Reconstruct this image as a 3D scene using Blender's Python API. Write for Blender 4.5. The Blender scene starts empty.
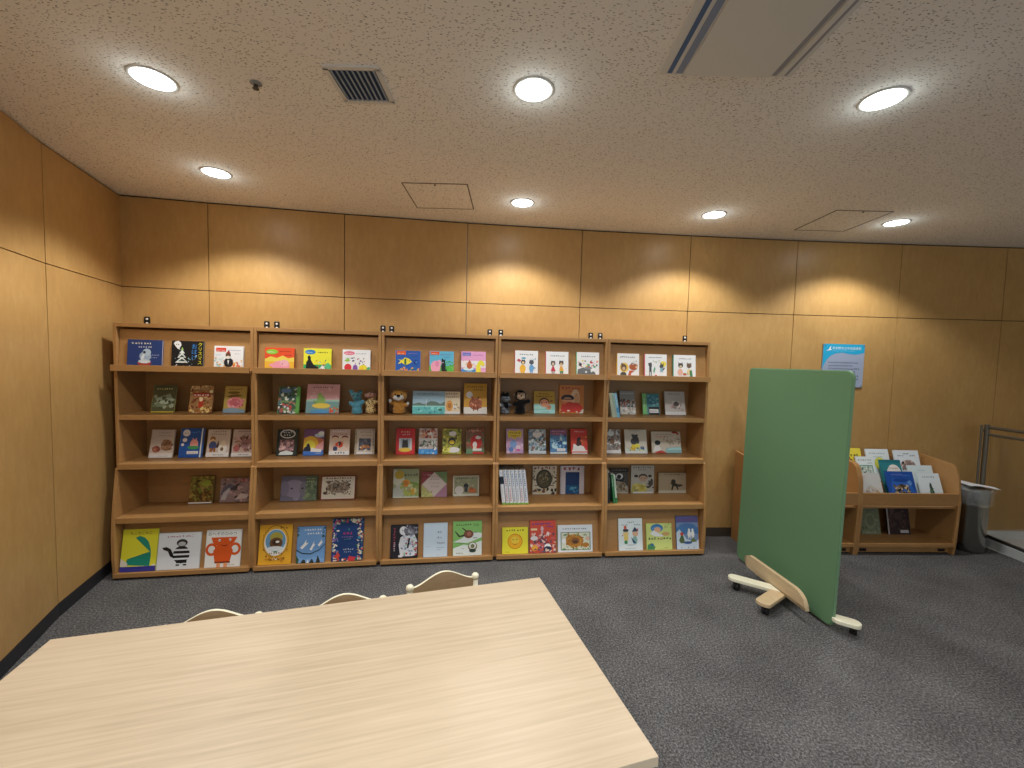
import bpy, bmesh, math, random
from mathutils import Vector, Matrix
sc = bpy.context.scene
COL = sc.collection
PI = math.pi
# ------------------------------------------------------------------ materials
def lin(h):
    h = h.lstrip('#')
    if len(h) == 3: h = ''.join(c*2 for c in h)
    o = []
    for k in (0, 2, 4):
        v = int(h[k:k+2], 16)/255
        o.append(v/12.92 if v <= .04045 else ((v+.055)/1.055)**2.4)
    return (o[0], o[1], o[2], 1)
MC = {}
def mat(name, col=None, rough=.5, metal=0, spec=.5, **kw):
    if name in MC: return MC[name]
    m = bpy.data.materials.new(name); m.use_nodes = True
    b = m.node_tree.nodes['Principled BSDF']
    if col: b.inputs['Base Color'].default_value = lin(col)
    b.inputs['Roughness'].default_value = rough
    b.inputs['Metallic'].default_value = metal
    b.inputs['Specular IOR Level'].default_value = spec
    for k, v in kw.items():
        b.inputs[k.replace('_', ' ')].default_value = v
    MC[name] = m
    return m
def nd(m, t, **kw):
    n = m.node_tree.nodes.new(t)
    for k, v in kw.items(): setattr(n, k, v)
    return n
def lk(m, a, b): m.node_tree.links.new(a, b)
def bsdf(m): return m.node_tree.nodes['Principled BSDF']
def coords(m, scale, kind='Object', rot=(0,0,0)):
    tc = nd(m, 'ShaderNodeTexCoord'); mp = nd(m, 'ShaderNodeMapping')
    mp.inputs['Scale'].default_value = scale; mp.inputs['Rotation'].default_value = rot
    lk(m, tc.outputs[kind], mp.inputs['Vector']); return mp.outputs['Vector']
def ramp(m, fac, stops):
    r = nd(m, 'ShaderNodeValToRGB'); e = r.color_ramp.elements
    e[0].position, e[0].color = stops[0][0], lin(stops[0][1]); e[1].position, e[1].color = stops[-1][0], lin(stops[-1][1])
    for p, c in stops[1:-1]:
        x = e.new(p); x.color = lin(c)
    lk(m, fac, r.inputs['Fac']); return r.outputs['Color']
def noise(m, vec, scale, detail=4, rough=.6, dist=0):
    n = nd(m, 'ShaderNodeTexNoise'); n.inputs['Scale'].default_value = scale
    n.inputs['Detail'].default_value = detail; n.inputs['Roughness'].default_value = rough
    n.inputs['Distortion'].default_value = dist
    lk(m, vec, n.inputs['Vector']); return n.outputs['Fac']
def bump(m, fac, strength, dist=.002):
    b = nd(m, 'ShaderNodeBump'); b.inputs['Strength'].default_value = strength; b.inputs['Distance'].default_value = dist
    lk(m, fac, b.inputs['Height']); lk(m, b.outputs['Normal'], bsdf(m).inputs['Normal'])
def wood(name, dark, mid, light, scale, rough=.45, big=1.5, spec=.4):
    m = mat(name, mid, rough, spec=spec)
    f = noise(m, coords(m, scale), 6, 8, .62, .4)
    g = noise(m, coords(m, (big, big, big)), 2, 3, .5)
    mx = nd(m, 'ShaderNodeMix'); mx.data_type = 'FLOAT'; mx.inputs[0].default_value = .4
    lk(m, f, mx.inputs[2]); lk(m, g, mx.inputs[3])
    lk(m, ramp(m, mx.outputs[0], [(.3, dark), (.5, mid), (.7, light)]), bsdf(m).inputs['Base Color'])
    return m
W_WALL = wood('maple_veneer_panel', '#b28b53', '#ba935a', '#c39d64', (5, 5, 1.6), .38, 2.2, .45)
W_SHELF = wood('beech_laminate', '#a67b49', '#ad8250', '#b58a58', (3, 3, 10), .42)
W_CART = wood('beech_cart_laminate', '#a67a47', '#ad814f', '#b48857', (3, 3, 10), .42)
W_TABLE = wood('pale_ash_tabletop', '#aa997e', '#bfad92', '#cebda3', (.35, 12, 12), .42, .8)
W_EDGE = mat('pale_edge_banding', '#dccbb0', .45)
W_BACKREST = wood('brown_plywood', '#a08766', '#ad9472', '#b89f7d', (3, 14, 14), .5)
W_LEG = wood('natural_plywood', '#bba27c', '#c8b08a', '#d4be99', (2, 14, 14), .45)
M_CREAM = mat('cream_laminate', '#e6e2c8', .4)
M_GAP = mat('dark_joint', '#2a1c10', .8)
M_BASE = mat('black_vinyl_skirting', '#26262a', .55)
M_BASEB = mat('brown_vinyl_skirting', '#453a30', .6)
M_BLACK = mat('black_plastic', '#121214', .45)
M_WHITE = mat('white_painted_metal', '#dddedc', .45)
M_GREYM = mat('grey_painted_metal', '#8d8f90', .5)
M_DARKSLOT = mat('dark_slot', '#27405e', .6)
M_CHROME = mat('screw_metal', '#d8d8d8', .25, 1)
M_STEEL = mat('brushed_steel', '#9c9c96', .2, 1, Anisotropic=.6)
M_PAPER = mat('page_paper', '#dcd8cc', .8)
M_FELT = mat('green_felt', '#648763', .9, spec=.15)
f = noise(M_FELT, coords(M_FELT, (1, 1, 1)), 260, 3, .7); bump(M_FELT, f, .25, .001)
M_FELTEDGE = mat('pale_green_edging', '#a9c39b', .6)
M_CURB = mat('white_curb_paint', '#b9bcba', .5)
M_RUBBER = mat('black_rubber', '#101010', .7)
# carpet
M_CARPET = mat('charcoal_loop_carpet', '#4c4c50', .95, spec=.1)
v = coords(M_CARPET, (1, 1, 1))
f1 = noise(M_CARPET, v, 95, 5, .9); f2 = noise(M_CARPET, v, 3.2, 3, .5)
mx = nd(M_CARPET, 'ShaderNodeMix'); mx.data_type = 'FLOAT'; mx.inputs[0].default_value = .1
lk(M_CARPET, f1, mx.inputs[2]); lk(M_CARPET, f2, mx.inputs[3])
lk(M_CARPET, ramp(M_CARPET, mx.outputs[0], [(.37, '#2d2c2c'), (.5, '#555454'), (.62, '#8d8c8b')]), bsdf(M_CARPET).inputs['Base Color'])
bump(M_CARPET, f1, .5, .004)
M_FLOORR = mat('pale_grey_vinyl_floor', '#f0f1ef', .5)
# ceiling board with fissures
M_CEIL = mat('fissured_ceiling_board', '#f6f4f0', .9, spec=.2)
vv = coords(M_CEIL, (1, 2.1, 1), rot=(0, 0, .5))
vo = nd(M_CEIL, 'ShaderNodeTexVoronoi'); vo.inputs['Scale'].default_value = 58; vo.inputs['Randomness'].default_value = 1
wn = nd(M_CEIL, 'ShaderNodeTexNoise'); wn.inputs['Scale'].default_value = 30
va = nd(M_CEIL, 'ShaderNodeVectorMath', operation='SCALE'); va.inputs['Scale'].default_value = .035
lk(M_CEIL, vv, wn.inputs['Vector']); lk(M_CEIL, wn.outputs['Color'], va.inputs[0])
vb = nd(M_CEIL, 'ShaderNodeVectorMath', operation='ADD'); lk(M_CEIL, vv, vb.inputs[0]); lk(M_CEIL, va.outputs[0], vb.inputs[1])
lk(M_CEIL, vb.outputs[0], vo.inputs['Vector'])
lk(M_CEIL, ramp(M_CEIL, vo.outputs['Distance'], [(.17, '#918b85'), (.31, '#f6f4f0')]), bsdf(M_CEIL).inputs['Base Color'])
bump(M_CEIL, vo.outputs['Distance'], .25, .003)
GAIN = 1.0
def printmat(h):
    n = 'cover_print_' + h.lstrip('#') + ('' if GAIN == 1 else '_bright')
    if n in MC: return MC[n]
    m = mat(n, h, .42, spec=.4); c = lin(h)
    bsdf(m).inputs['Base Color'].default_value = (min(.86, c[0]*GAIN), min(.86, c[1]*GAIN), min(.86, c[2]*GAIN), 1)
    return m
def emit(name, col, s):
    m = mat(name, col); b = bsdf(m); b.inputs['Emission Color'].default_value = lin(col); b.inputs['Emission Strength'].default_value = s
    return m
# ------------------------------------------------------------------ mesh helpers
def link(name, me, parent=None):
    o = bpy.data.objects.new(name, me); COL.objects.link(o)
    if parent: o.parent = parent
    return o
def finish(name, bm, mats, parent=None, smooth=False, bevel=0):
    me = bpy.data.meshes.new(name); bm.normal_update()
    if smooth:
        for f in bm.faces: f.smooth = True
    bm.to_mesh(me); bm.free()
    for m in (mats if isinstance(mats, (list, tuple)) else [mats]): me.materials.append(m)
    o = link(name, me, parent)
    if bevel:
        b = o.modifiers.new('bevel', 'BEVEL'); b.width = bevel; b.segments = 2; b.limit_method = 'ANGLE'
    return o
def box(bm, x0, x1, y0, y1, z0, z1, M=None, mi=0):
    vs = [bm.verts.new((x, y, z)) for x in (x0, x1) for y in (y0, y1) for z in (z0, z1)]
    if M is not None:
        for q in vs: q.co = M @ q.co
    for q in ((0,1,3,2), (4,6,7,5), (0,4,5,1), (2,3,7,6), (0,2,6,4), (1,5,7,3)):
        bm.faces.new([vs[i] for i in q]).material_index = mi
def prism(bm, pts, a0, a1, axis='x', M=None, mi=0):
    """extrude a closed outline along an axis. pts are the two other coordinates"""
    def mk(p, a):
        c = {'x': (a, p[0], p[1]), 'y': (p[0], a, p[1]), 'z': (p[0], p[1], a)}[axis]
        c = Vector(c)
        return bm.verts.new(M @ c if M is not None else c)
    A = [mk(p, a0) for p in pts]; B = [mk(p, a1) for p in pts]
    fs = [bm.faces.new(A), bm.faces.new(list(reversed(B)))]
    n = len(pts)
    for i in range(n): fs.append(bm.faces.new([A[i], B[i], B[(i+1) % n], A[(i+1) % n]]))
    for f in fs: f.material_index = mi
    bmesh.ops.recalc_face_normals(bm, faces=fs)
def lathe(bm, prof, c=(0,0,0), n=24, M=None, mi=0, cap=True):
    rings = []
    for r, z in prof:
        ring = []
        for i in range(n):
            a = 2*PI*i/n; p = Vector((c[0]+r*math.cos(a), c[1]+r*math.sin(a), c[2]+z))
            ring.append(bm.verts.new(M @ p if M is not None else p))
        rings.append(ring)
    fs = []
    for A, B in zip(rings, rings[1:]):
        for i in range(n): fs.append(bm.faces.new([A[i], A[(i+1) % n], B[(i+1) % n], B[i]]))
    if cap: fs += [bm.faces.new(list(reversed(rings[0]))), bm.faces.new(rings[-1])]
    for f in fs: f.material_index = mi
def tube(bm, a, b, r, n=12, mi=0, r2=None):
    a, b = Vector(a), Vector(b); d = b-a; q = d.to_track_quat('Z', 'Y').to_matrix().to_4x4(); q.translation = a
    lathe(bm, [(r, 0), (r2 or r, d.length)], n=n, M=q, mi=mi)
def ell(bm, c, r, mi=0, sub=3, M=None):
    g = bmesh.ops.create_icosphere(bm, subdivisions=sub, radius=1)
    for q in g['verts']:
        q.co = Vector((c[0]+q.co.x*r[0], c[1]+q.co.y*r[1], c[2]+q.co.z*r[2]))
        if M is not None: q.co = M @ q.co
    for q in g['verts']:
        for f in q.link_faces: f.material_index = mi; f.smooth = True
def tag(o, label=None, cat=None, group=None, kind=None):
    if label: o['label'] = label
    if cat: o['category'] = cat
    if group: o['group'] = group
    if kind: o['kind'] = kind
    return o
def thing(name, label, cat, loc=(0,0,0), rot=(0,0,0), group=None):
    o = link(name, None); o.location = loc; o.rotation_euler = rot; o.empty_display_size = .1
    return tag(o, label, cat, group)
def rz(a): return Matrix.Rotation(a, 4, 'Z')
def fillet(pts, rad, seg=6):
    """round selected corners: pts = [(x, y, radius factor)]"""
    out = []; n = len(pts)
    for i, p in enumerate(pts):
        r = rad*(p[2] if len(p) > 2 else 0)
        c = Vector(p[:2])
        if r <= 0: out.append(tuple(c)); continue
        a = (Vector(pts[i-1][:2])-c).normalized(); b = (Vector(pts[(i+1) % n][:2])-c).normalized()
        s, e = c+a*r, c+b*r
        for k in range(seg+1):
            t = k/seg; q = s*(1-t)**2 + c*2*t*(1-t) + e*t*t; out.append(tuple(q))
    return out
# ------------------------------------------------------------------ room
CZ = 2.771
WP = [(-2.963,3.155), (-2.390,3.273), (-1.401,3.449), (-.410,3.595), (.586,3.708), (1.578,3.790), (2.587,3.858), (3.575,3.892), (4.57,3.910), (5.57,3.920), (6.57,3.925)]
SEAM = 2.091
def wall(name, pts, seams_only=False, zb=.085):
    bm = bmesh.new()
    for a, b in zip(pts, pts[1:]):
        a, b = Vector(a), Vector(b); L = (b-a).length; M = Matrix.Translation((a.x, a.y, 0)) @ rz(math.atan2(b.y-a.y, b.x-a.x))
        box(bm, 0, L, .014, .12, 0, CZ+.1, M, 1)
        for z0, z1 in ((zb, SEAM-.003), (SEAM+.003, CZ-.012)): box(bm, .003 if a.x > -2.9 else -.01, L-.003 if abs(b.x+2.963) > .01 else L+.01, 0, .02, z0, z1, M, 0)
    tag(finish(name, bm, [W_WALL, M_GAP]), kind='structure')
def skirting(name, pts, m, zb=.085):
    bm = bmesh.new()
    for a, b in zip(pts, pts[1:]):
        a, b = Vector(a), Vector(b); L = (b-a).length; M = Matrix.Translation((a.x, a.y, 0)) @ rz(math.atan2(b.y-a.y, b.x-a.x))
        box(bm, 0, L, -.002, .013, 0, zb-.003, M)
    tag(finish(name, bm, m), kind='structure')
wall('wall_back', WP); bm = bmesh.new(); box(bm, -3.2, -2.975, 3.0, 3.5, 0, CZ+.1); tag(finish('corner_light_block', bm, M_GAP), kind='structure'); skirting('baseboard_back', WP[:8]+[(4.39, 3.906)], M_BASEB); skirting('baseboard_right', [(4.39, 3.906)]+WP[8:], mat('pale_skirting', '#e4e6e4', .5))  # the box is an unseen block added behind the corner against a light leak
LP = [(-2.963, 3.155), (-2.681, 2.395), (-2.238, 1.505), (-1.795, 0.615), (-1.352, -0.275)]
LP = [tuple(p) for p in reversed(LP)]
LP = [(LP[0][0], LP[0][1]-2.5)] + LP
wall('wall_left', LP); skirting('baseboard_left', LP, M_BASE)
bm = bmesh.new(); box(bm, 6.55, 6.7, -4, 3.95, 0, CZ+.1); tag(finish('wall_right', bm, W_WALL), kind='structure')
bm = bmesh.new(); box(bm, -4, 4.39, -4, 4.3, -.1, 0); box(bm, 4.39, 6.8, -4, 4.3, -.1, 0, mi=1)
tag(finish('floor', bm, [M_CARPET, M_FLOORR]), kind='structure')
bm = bmesh.new(); box(bm, -4, 6.8, -4, 4.3, CZ, CZ+.1)
tag(finish('ceiling', bm, M_CEIL), kind='structure')
# ------------------------------------------------------------------ ceiling fittings
M_LED = emit('led_diffuser', '#ffffff', 14)
M_RIM = mat('white_trim_ring', '#d5d5d2', .4)
LIGHTS = [(-1.572,1.843,'round ceiling downlight farther from the back wall, nearest the left wall',1), (.062,1.852,'round ceiling downlight between the louvred vent and the air conditioner',1), (1.574,1.858,'round ceiling downlight beyond the air conditioner, right of it',1),
          (-1.95,2.75,'small round downlight near the back wall, above the leftmost bookshelf',0), (.044,3.128,'small round downlight near the back wall, beside the square hatch over the shelves',0), (1.531,3.274,'small round downlight near the back wall, above the end of the shelf row',0), (3.014,3.35,'small round downlight near the back wall, beside the hatch above the low shelves',0)]
ENERGY_NEAR, ENERGY_WALL = 46, 67
def downlight(x, y, label, near, e, vis=True):
    t = thing('ceiling_downlight', label, 'ceiling light', (x, y, CZ), group='recessed ceiling downlights')
    bm = bmesh.new(); lathe(bm, [(.074, -.001), (.076, -.005), (.086, -.006), (.090, -.001)], n=40, cap=False); finish('trim_ring', bm, M_RIM, t, True)
    bm = bmesh.new(); lathe(bm, [(.075, -.004), (.0001, -.006)], n=40, cap=False); finish('diffuser', bm, M_LED, t, True)
    l = bpy.data.lights.new('downlight_lamp', 'SPOT'); l.energy = e; l.spot_size = math.radians(127); l.spot_blend = .4; l.shadow_soft_size = .07
    l.color = (.99, .99, .98)
    o = bpy.data.objects.new('lamp', l); COL.objects.link(o); o.parent = t; o.location = (0, 0, -.03)
    l = bpy.data.lights.new('added_halo_light', 'POINT'); l.energy = .48; l.shadow_soft_size = .04; l.color = (.9, 1, .98)  # added point lamp for a halo and extra light on the ceiling
    o = bpy.data.objects.new('added_halo', l); COL.objects.link(o); o.parent = t; o.location = (0, 0, -.06)
for x, y, lb, near in LIGHTS: downlight(x, y, lb, near, ENERGY_NEAR if near else ENERGY_WALL)
for k, (x, y) in enumerate([(-1.1,.3), (.06,.3), (1.57,.3), (.06,-1.3), (1.57,-1.3), (.06,-2.9)]):  # unseen downlights added for light, carrying on the ceiling grid
    downlight(x, y, ['added unseen downlight behind the viewer above the table corner','added unseen downlight straight above the viewer','added unseen downlight above the open floor behind the green screen','added unseen downlight in the rear row, nearest the left wall','added unseen downlight in the rear row, second from the left wall','added unseen downlight in the last row, farthest behind the viewer'][k], 1, ENERGY_NEAR)
# louvred vent
t = thing('ceiling_vent', 'small square louvred air vent with grey blades in the ceiling', 'vent', (-.785, 1.742, CZ), (0, 0, 0))
bm = bmesh.new(); w = .205; h = .215
for a in ((-.012, w+.012, -.012, .008), (-.012, w+.012, h-.008, h+.014), (-.012, .006, 0, h), (w-.008, w+.012, 0, h)): box(bm, a[0], a[1], a[2], a[3], -.008, 0)
finish('frame', bm, M_WHITE, t)
bm = bmesh.new(); box(bm, 0, w, 0, h, -.0015, -.0005); finish('dark_backing', bm, mat('vent_dark', '#2c4262', .8), t)
for k in range(9):
    bm = bmesh.new(); M = Matrix.Translation((.014+k*.0218, 0, -.006)) @ Matrix.Rotation(.5, 4, 'Y'); box(bm, -.006, .006, .004, h-.006, -.001, .001, M)
    finish('louvre_blade', bm, mat('vent_blade_grey', '#93a5bd', .5), t)
# sprinkler / detector
t = thing('fire_sprinkler', 'tiny round fire sprinkler with a dark head in the ceiling', 'sprinkler', (-1.138, 1.855, CZ))
bm = bmesh.new(); lathe(bm, [(.024, -.001), (.024, -.003), (.016, -.008), (.012, -.008)], n=24); finish('escutcheon', bm, M_GREYM, t, True)
bm = bmesh.new(); lathe(bm, [(.008, -.008), (.008, -.02), (.013, -.022), (.013, -.025)], n=16); finish('head', bm, mat('dark_bronze', '#37322c', .5), t)
# hatches
def hatch(x0, y0, x1, y1, label):
    t = thing('ceiling_hatch', label, 'hatch', (x0, y0, CZ), group=None)
    w, h = x1-x0, y1-y0; bm = bmesh.new()
    for a in ((0, w, 0, .007), (0, w, h-.007, h), (0, .007, .007, h-.007), (w-.007, w, .007, h-.007)): box(bm, *a, -.003, 0)
    finish('frame', bm, mat('bronze_hatch_frame', '#4c4034', .5), t)
    bm = bmesh.new(); box(bm, .007, w-.007, .007, h-.007, -.0015, 0); finish('hatch_panel', bm, M_CEIL, t)
    bm = bmesh.new(); lathe(bm, [(.007, -.0015), (.007, -.006), (.004, -.008)], (w*.5, .022, 0), 12); finish('latch', bm, mat('bronze_hatch_frame'), t)
hatch(-.772, 2.828, -.328, 3.286, 'square ceiling access hatch above the middle bookshelf')
hatch(2.36, 3.118, 2.785, 3.585, 'square ceiling access hatch above the green screen')
# air conditioner
t = thing('air_conditioner', 'long flat ceiling air conditioner panel with slots tinted blue for cool light', 'air conditioner', (.554, .55, CZ))
Wd, Ln = .527, 1.172
def bx(name, m, *a, bev=.002):
    bm = bmesh.new(); box(bm, *a); return finish(name, bm, m, t, bevel=bev)
bx('outer_frame', M_WHITE, 0, Wd, 0, Ln, -.012, 0)
bx('air_slot', mat('cool_light_slot', '#4a6a98', .6), .032, .050, .02, Ln-.012, -.0145, -.012, bev=0)  # tint of cool light from behind put into the slot colour
bx('air_slot', mat('pale_cool_light_slot', '#8796b4', .6), .066, .092, .02, Ln-.012, -.0145, -.012, bev=0)  # paler cool-light tint, also put into the colour
bx('centre_panel', mat('ac_centre_panel', '#dcdedc', .5), .098, .440, .0, Ln-.012, -.022, -.012)
bx('air_slot', mat('grey_slot', '#9c9ca6', .6), .446, .464, .02, Ln-.012, -.0145, -.012, bev=0)
bx('flap', M_WHITE, .470, .492, .02, Ln-.012, -.018, -.012)
bx('air_slot', mat('grey_slot', '#9c9ca6', .6), .496, .506, .02, Ln-.012, -.0145, -.012, bev=0)
# ------------------------------------------------------------------ cover art
_txt = {}
def text_mesh(s):
    if s not in _txt:
        c = bpy.data.curves.new('lettering', 'FONT'); c.body = s; c.size = 1; c.resolution_u = 2
        o = bpy.data.objects.new('lettering', c); COL.objects.link(o); bpy.context.view_layer.update()
        me = bpy.data.meshes.new_from_object(o.evaluated_get(bpy.context.evaluated_depsgraph_get()))
        vs = [(q.co.x, q.co.y) for q in me.vertices]; fs = [tuple(p.vertices) for p in me.polygons]
        bpy.data.objects.remove(o); bpy.data.curves.remove(c); bpy.data.meshes.remove(me)
        x1 = max(q[0] for q in vs) if vs else 1
        _txt[s] = (vs, fs, x1)
    return _txt[s]
class Art:
    """flat print on the plane y = y0 of a w x h rectangle, ops separated by ;"""
    def __init__(s, bm, w, h, y0, mats):
        s.bm, s.w, s.h, s.y, s.m, s.k = bm, w, h, y0, mats, 0
    def mi(s, c):
        m = printmat(c)
        if m not in s.m: s.m.append(m)
        return s.m.index(m)
    def poly(s, pts, c, clip=True):
        if clip: pts = [(min(1, max(0, x)), min(1, max(0, y))) for x, y in pts]
        vs = [s.bm.verts.new((x*s.w, s.y-s.k*.00009, y*s.h)) for x, y in pts]
        try:
            f = s.bm.faces.new(vs); f.normal_update()
            if f.normal.y > 0: f.normal_flip()
            f.material_index = s.mi(c)
        except ValueError: pass
    def ellipse(s, cx, cy, rx, ry, c, rot=0, n=20, jag=0, rnd=None):
        ar = s.w/s.h; P = []
        for i in range(n):
            a = 2*PI*i/n; j = 1+(rnd.uniform(-jag, jag) if rnd else 0)
            x, y = rx*math.cos(a)*j, ry*math.sin(a)*j/ar
            P.append((cx+x*math.cos(rot)-y*math.sin(rot), cy+(x*math.sin(rot)+y*math.cos(rot))*ar))
        s.poly(P, c)
    def run(s, spec):
        ar = s.w/s.h
        for op in spec.split(';'):
            q = op.split()
            if not q: continue
            s.k += 1; o = q[0]
            if o == 'R': x, y, w, h = map(float, q[1:5]); s.poly([(x, y), (x+w, y), (x+w, y+h), (x, y+h)], q[5])
            elif o == 'E': s.ellipse(*map(float, q[1:5]), q[5], float(q[6]) if len(q) > 6 else 0)   # radii in widths
            elif o == 'P': v = list(map(float, q[2:])); s.poly(list(zip(v[::2], v[1::2])), q[1])
            elif o == 'S':   # glyph-like marks too small to read: S x y cell n colour [v]
                x, y, z = map(float, q[1:4]); n = int(q[4]); rnd = random.Random(int(x*97+y*331+n)); vert = len(q) > 6
                for i in range(n):
                    cx = x+(0 if vert else i*z); cy = y-(i*z*ar*1.05 if vert else 0); g = z*.8
                    for k in range(4):
                        a = rnd.random() < .5; px, py = rnd.random()*.5, rnd.random()*.8
                        l, th = rnd.uniform(.45, .8), .2
                        if a: s.poly([(cx+px*g*.4, cy+py*g*ar), (cx+(px*.4+l)*g, cy+py*g*ar), (cx+(px*.4+l)*g, cy+(py+th)*g*ar), (cx+px*g*.4, cy+(py+th)*g*ar)], q[5])
                        else: s.poly([(cx+py*g, cy+px*.4*g*ar), (cx+(py+th)*g, cy+px*.4*g*ar), (cx+(py+th)*g, cy+(px*.4+l)*g*ar), (cx+py*g, cy+(px*.4+l)*g*ar)], q[5])
            elif o in 'TV':  # T x y size colour text
                x, y, z = map(float, q[1:4]); st = ' '.join(q[5:]); chars = [st] if o == 'T' else list(st)
                for i, ch in enumerate(chars):
                    vs, fs, x1 = text_mesh(ch); yy = y-i*z*ar*1.02
                    vv = [s.bm.verts.new(((x+a*z)*s.w, s.y-s.k*.00009, yy*s.h+b*z*s.w)) for a, b in vs]
                    for f in fs:
                        try:
                            g = s.bm.faces.new([vv[k] for k in f]); g.material_index = s.mi(q[4]); g.normal_update()
                            if g.normal.y > 0: g.normal_flip()
                        except ValueError: pass
            elif o == 'N':   # N seed n size x0 y0 x1 y1 colours...
                sd, n = int(q[1]), int(q[2]); z, x0, y0, x1, y1 = map(float, q[3:8]); rnd = random.Random(sd); cs = q[8:]
                for i in range(n):
                    s.k += .25
                    s.ellipse(rnd.uniform(x0, x1), rnd.uniform(y0, y1), z*rnd.uniform(.4, 1.2), z*rnd.uniform(.3, 1), rnd.choice(cs), rnd.uniform(-1.5, 1.5), 9, .3, rnd)
FR = [((-2.7625, 2.7967), 9.36, .8974), ((-1.877, 2.9427), 9.04, .8975), ((-.9907, 3.0836), 8.34, .8952), ((-.105, 3.2135), 6.62, .8993), ((.7884, 3.3172), 5.95, .8855), ((3.003, 3.476), 2.66, .905), ((2.099, 3.434), 2.66, .905)]
def to_world(u, a, b, z=0):
    (x, y), d, L = FR[u]; d = math.radians(d)
    return (x+a*math.cos(d)-b*math.sin(d), y+a*math.sin(d)+b*math.cos(d), z)
def book(fr, u, v, z, w, h, tilt, bg, art, label, spine=None, th=.013, group=None, name='picture_book'):
    a = math.atan(tilt)
    t = thing(name, label, 'book', to_world(fr, u, v, z+th*math.sin(a)+.0006), (-a, 0, math.radians(FR[fr][1])), group)
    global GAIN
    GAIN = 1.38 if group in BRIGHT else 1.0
    mats = [printmat(bg), printmat(spine or bg), M_PAPER]; bm = bmesh.new(); b = .0018
    box(bm, 0, w, 0, b, 0, h, mi=0); box(bm, 0, w, th-b, th, 0, h, mi=1); box(bm, -.0006, b, -.0001, th+.0001, 0, h, mi=1)
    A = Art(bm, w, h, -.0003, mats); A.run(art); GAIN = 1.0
    finish('cover', bm, mats, t)
    bm = bmesh.new(); box(bm, b, w-.003, b, th-b, .003, h-.003); finish('page_block', bm, M_PAPER, t)
    return t
BRIGHT = ("books on the second shelf", "books on the third shelf", "books on the fourth shelf")
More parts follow.
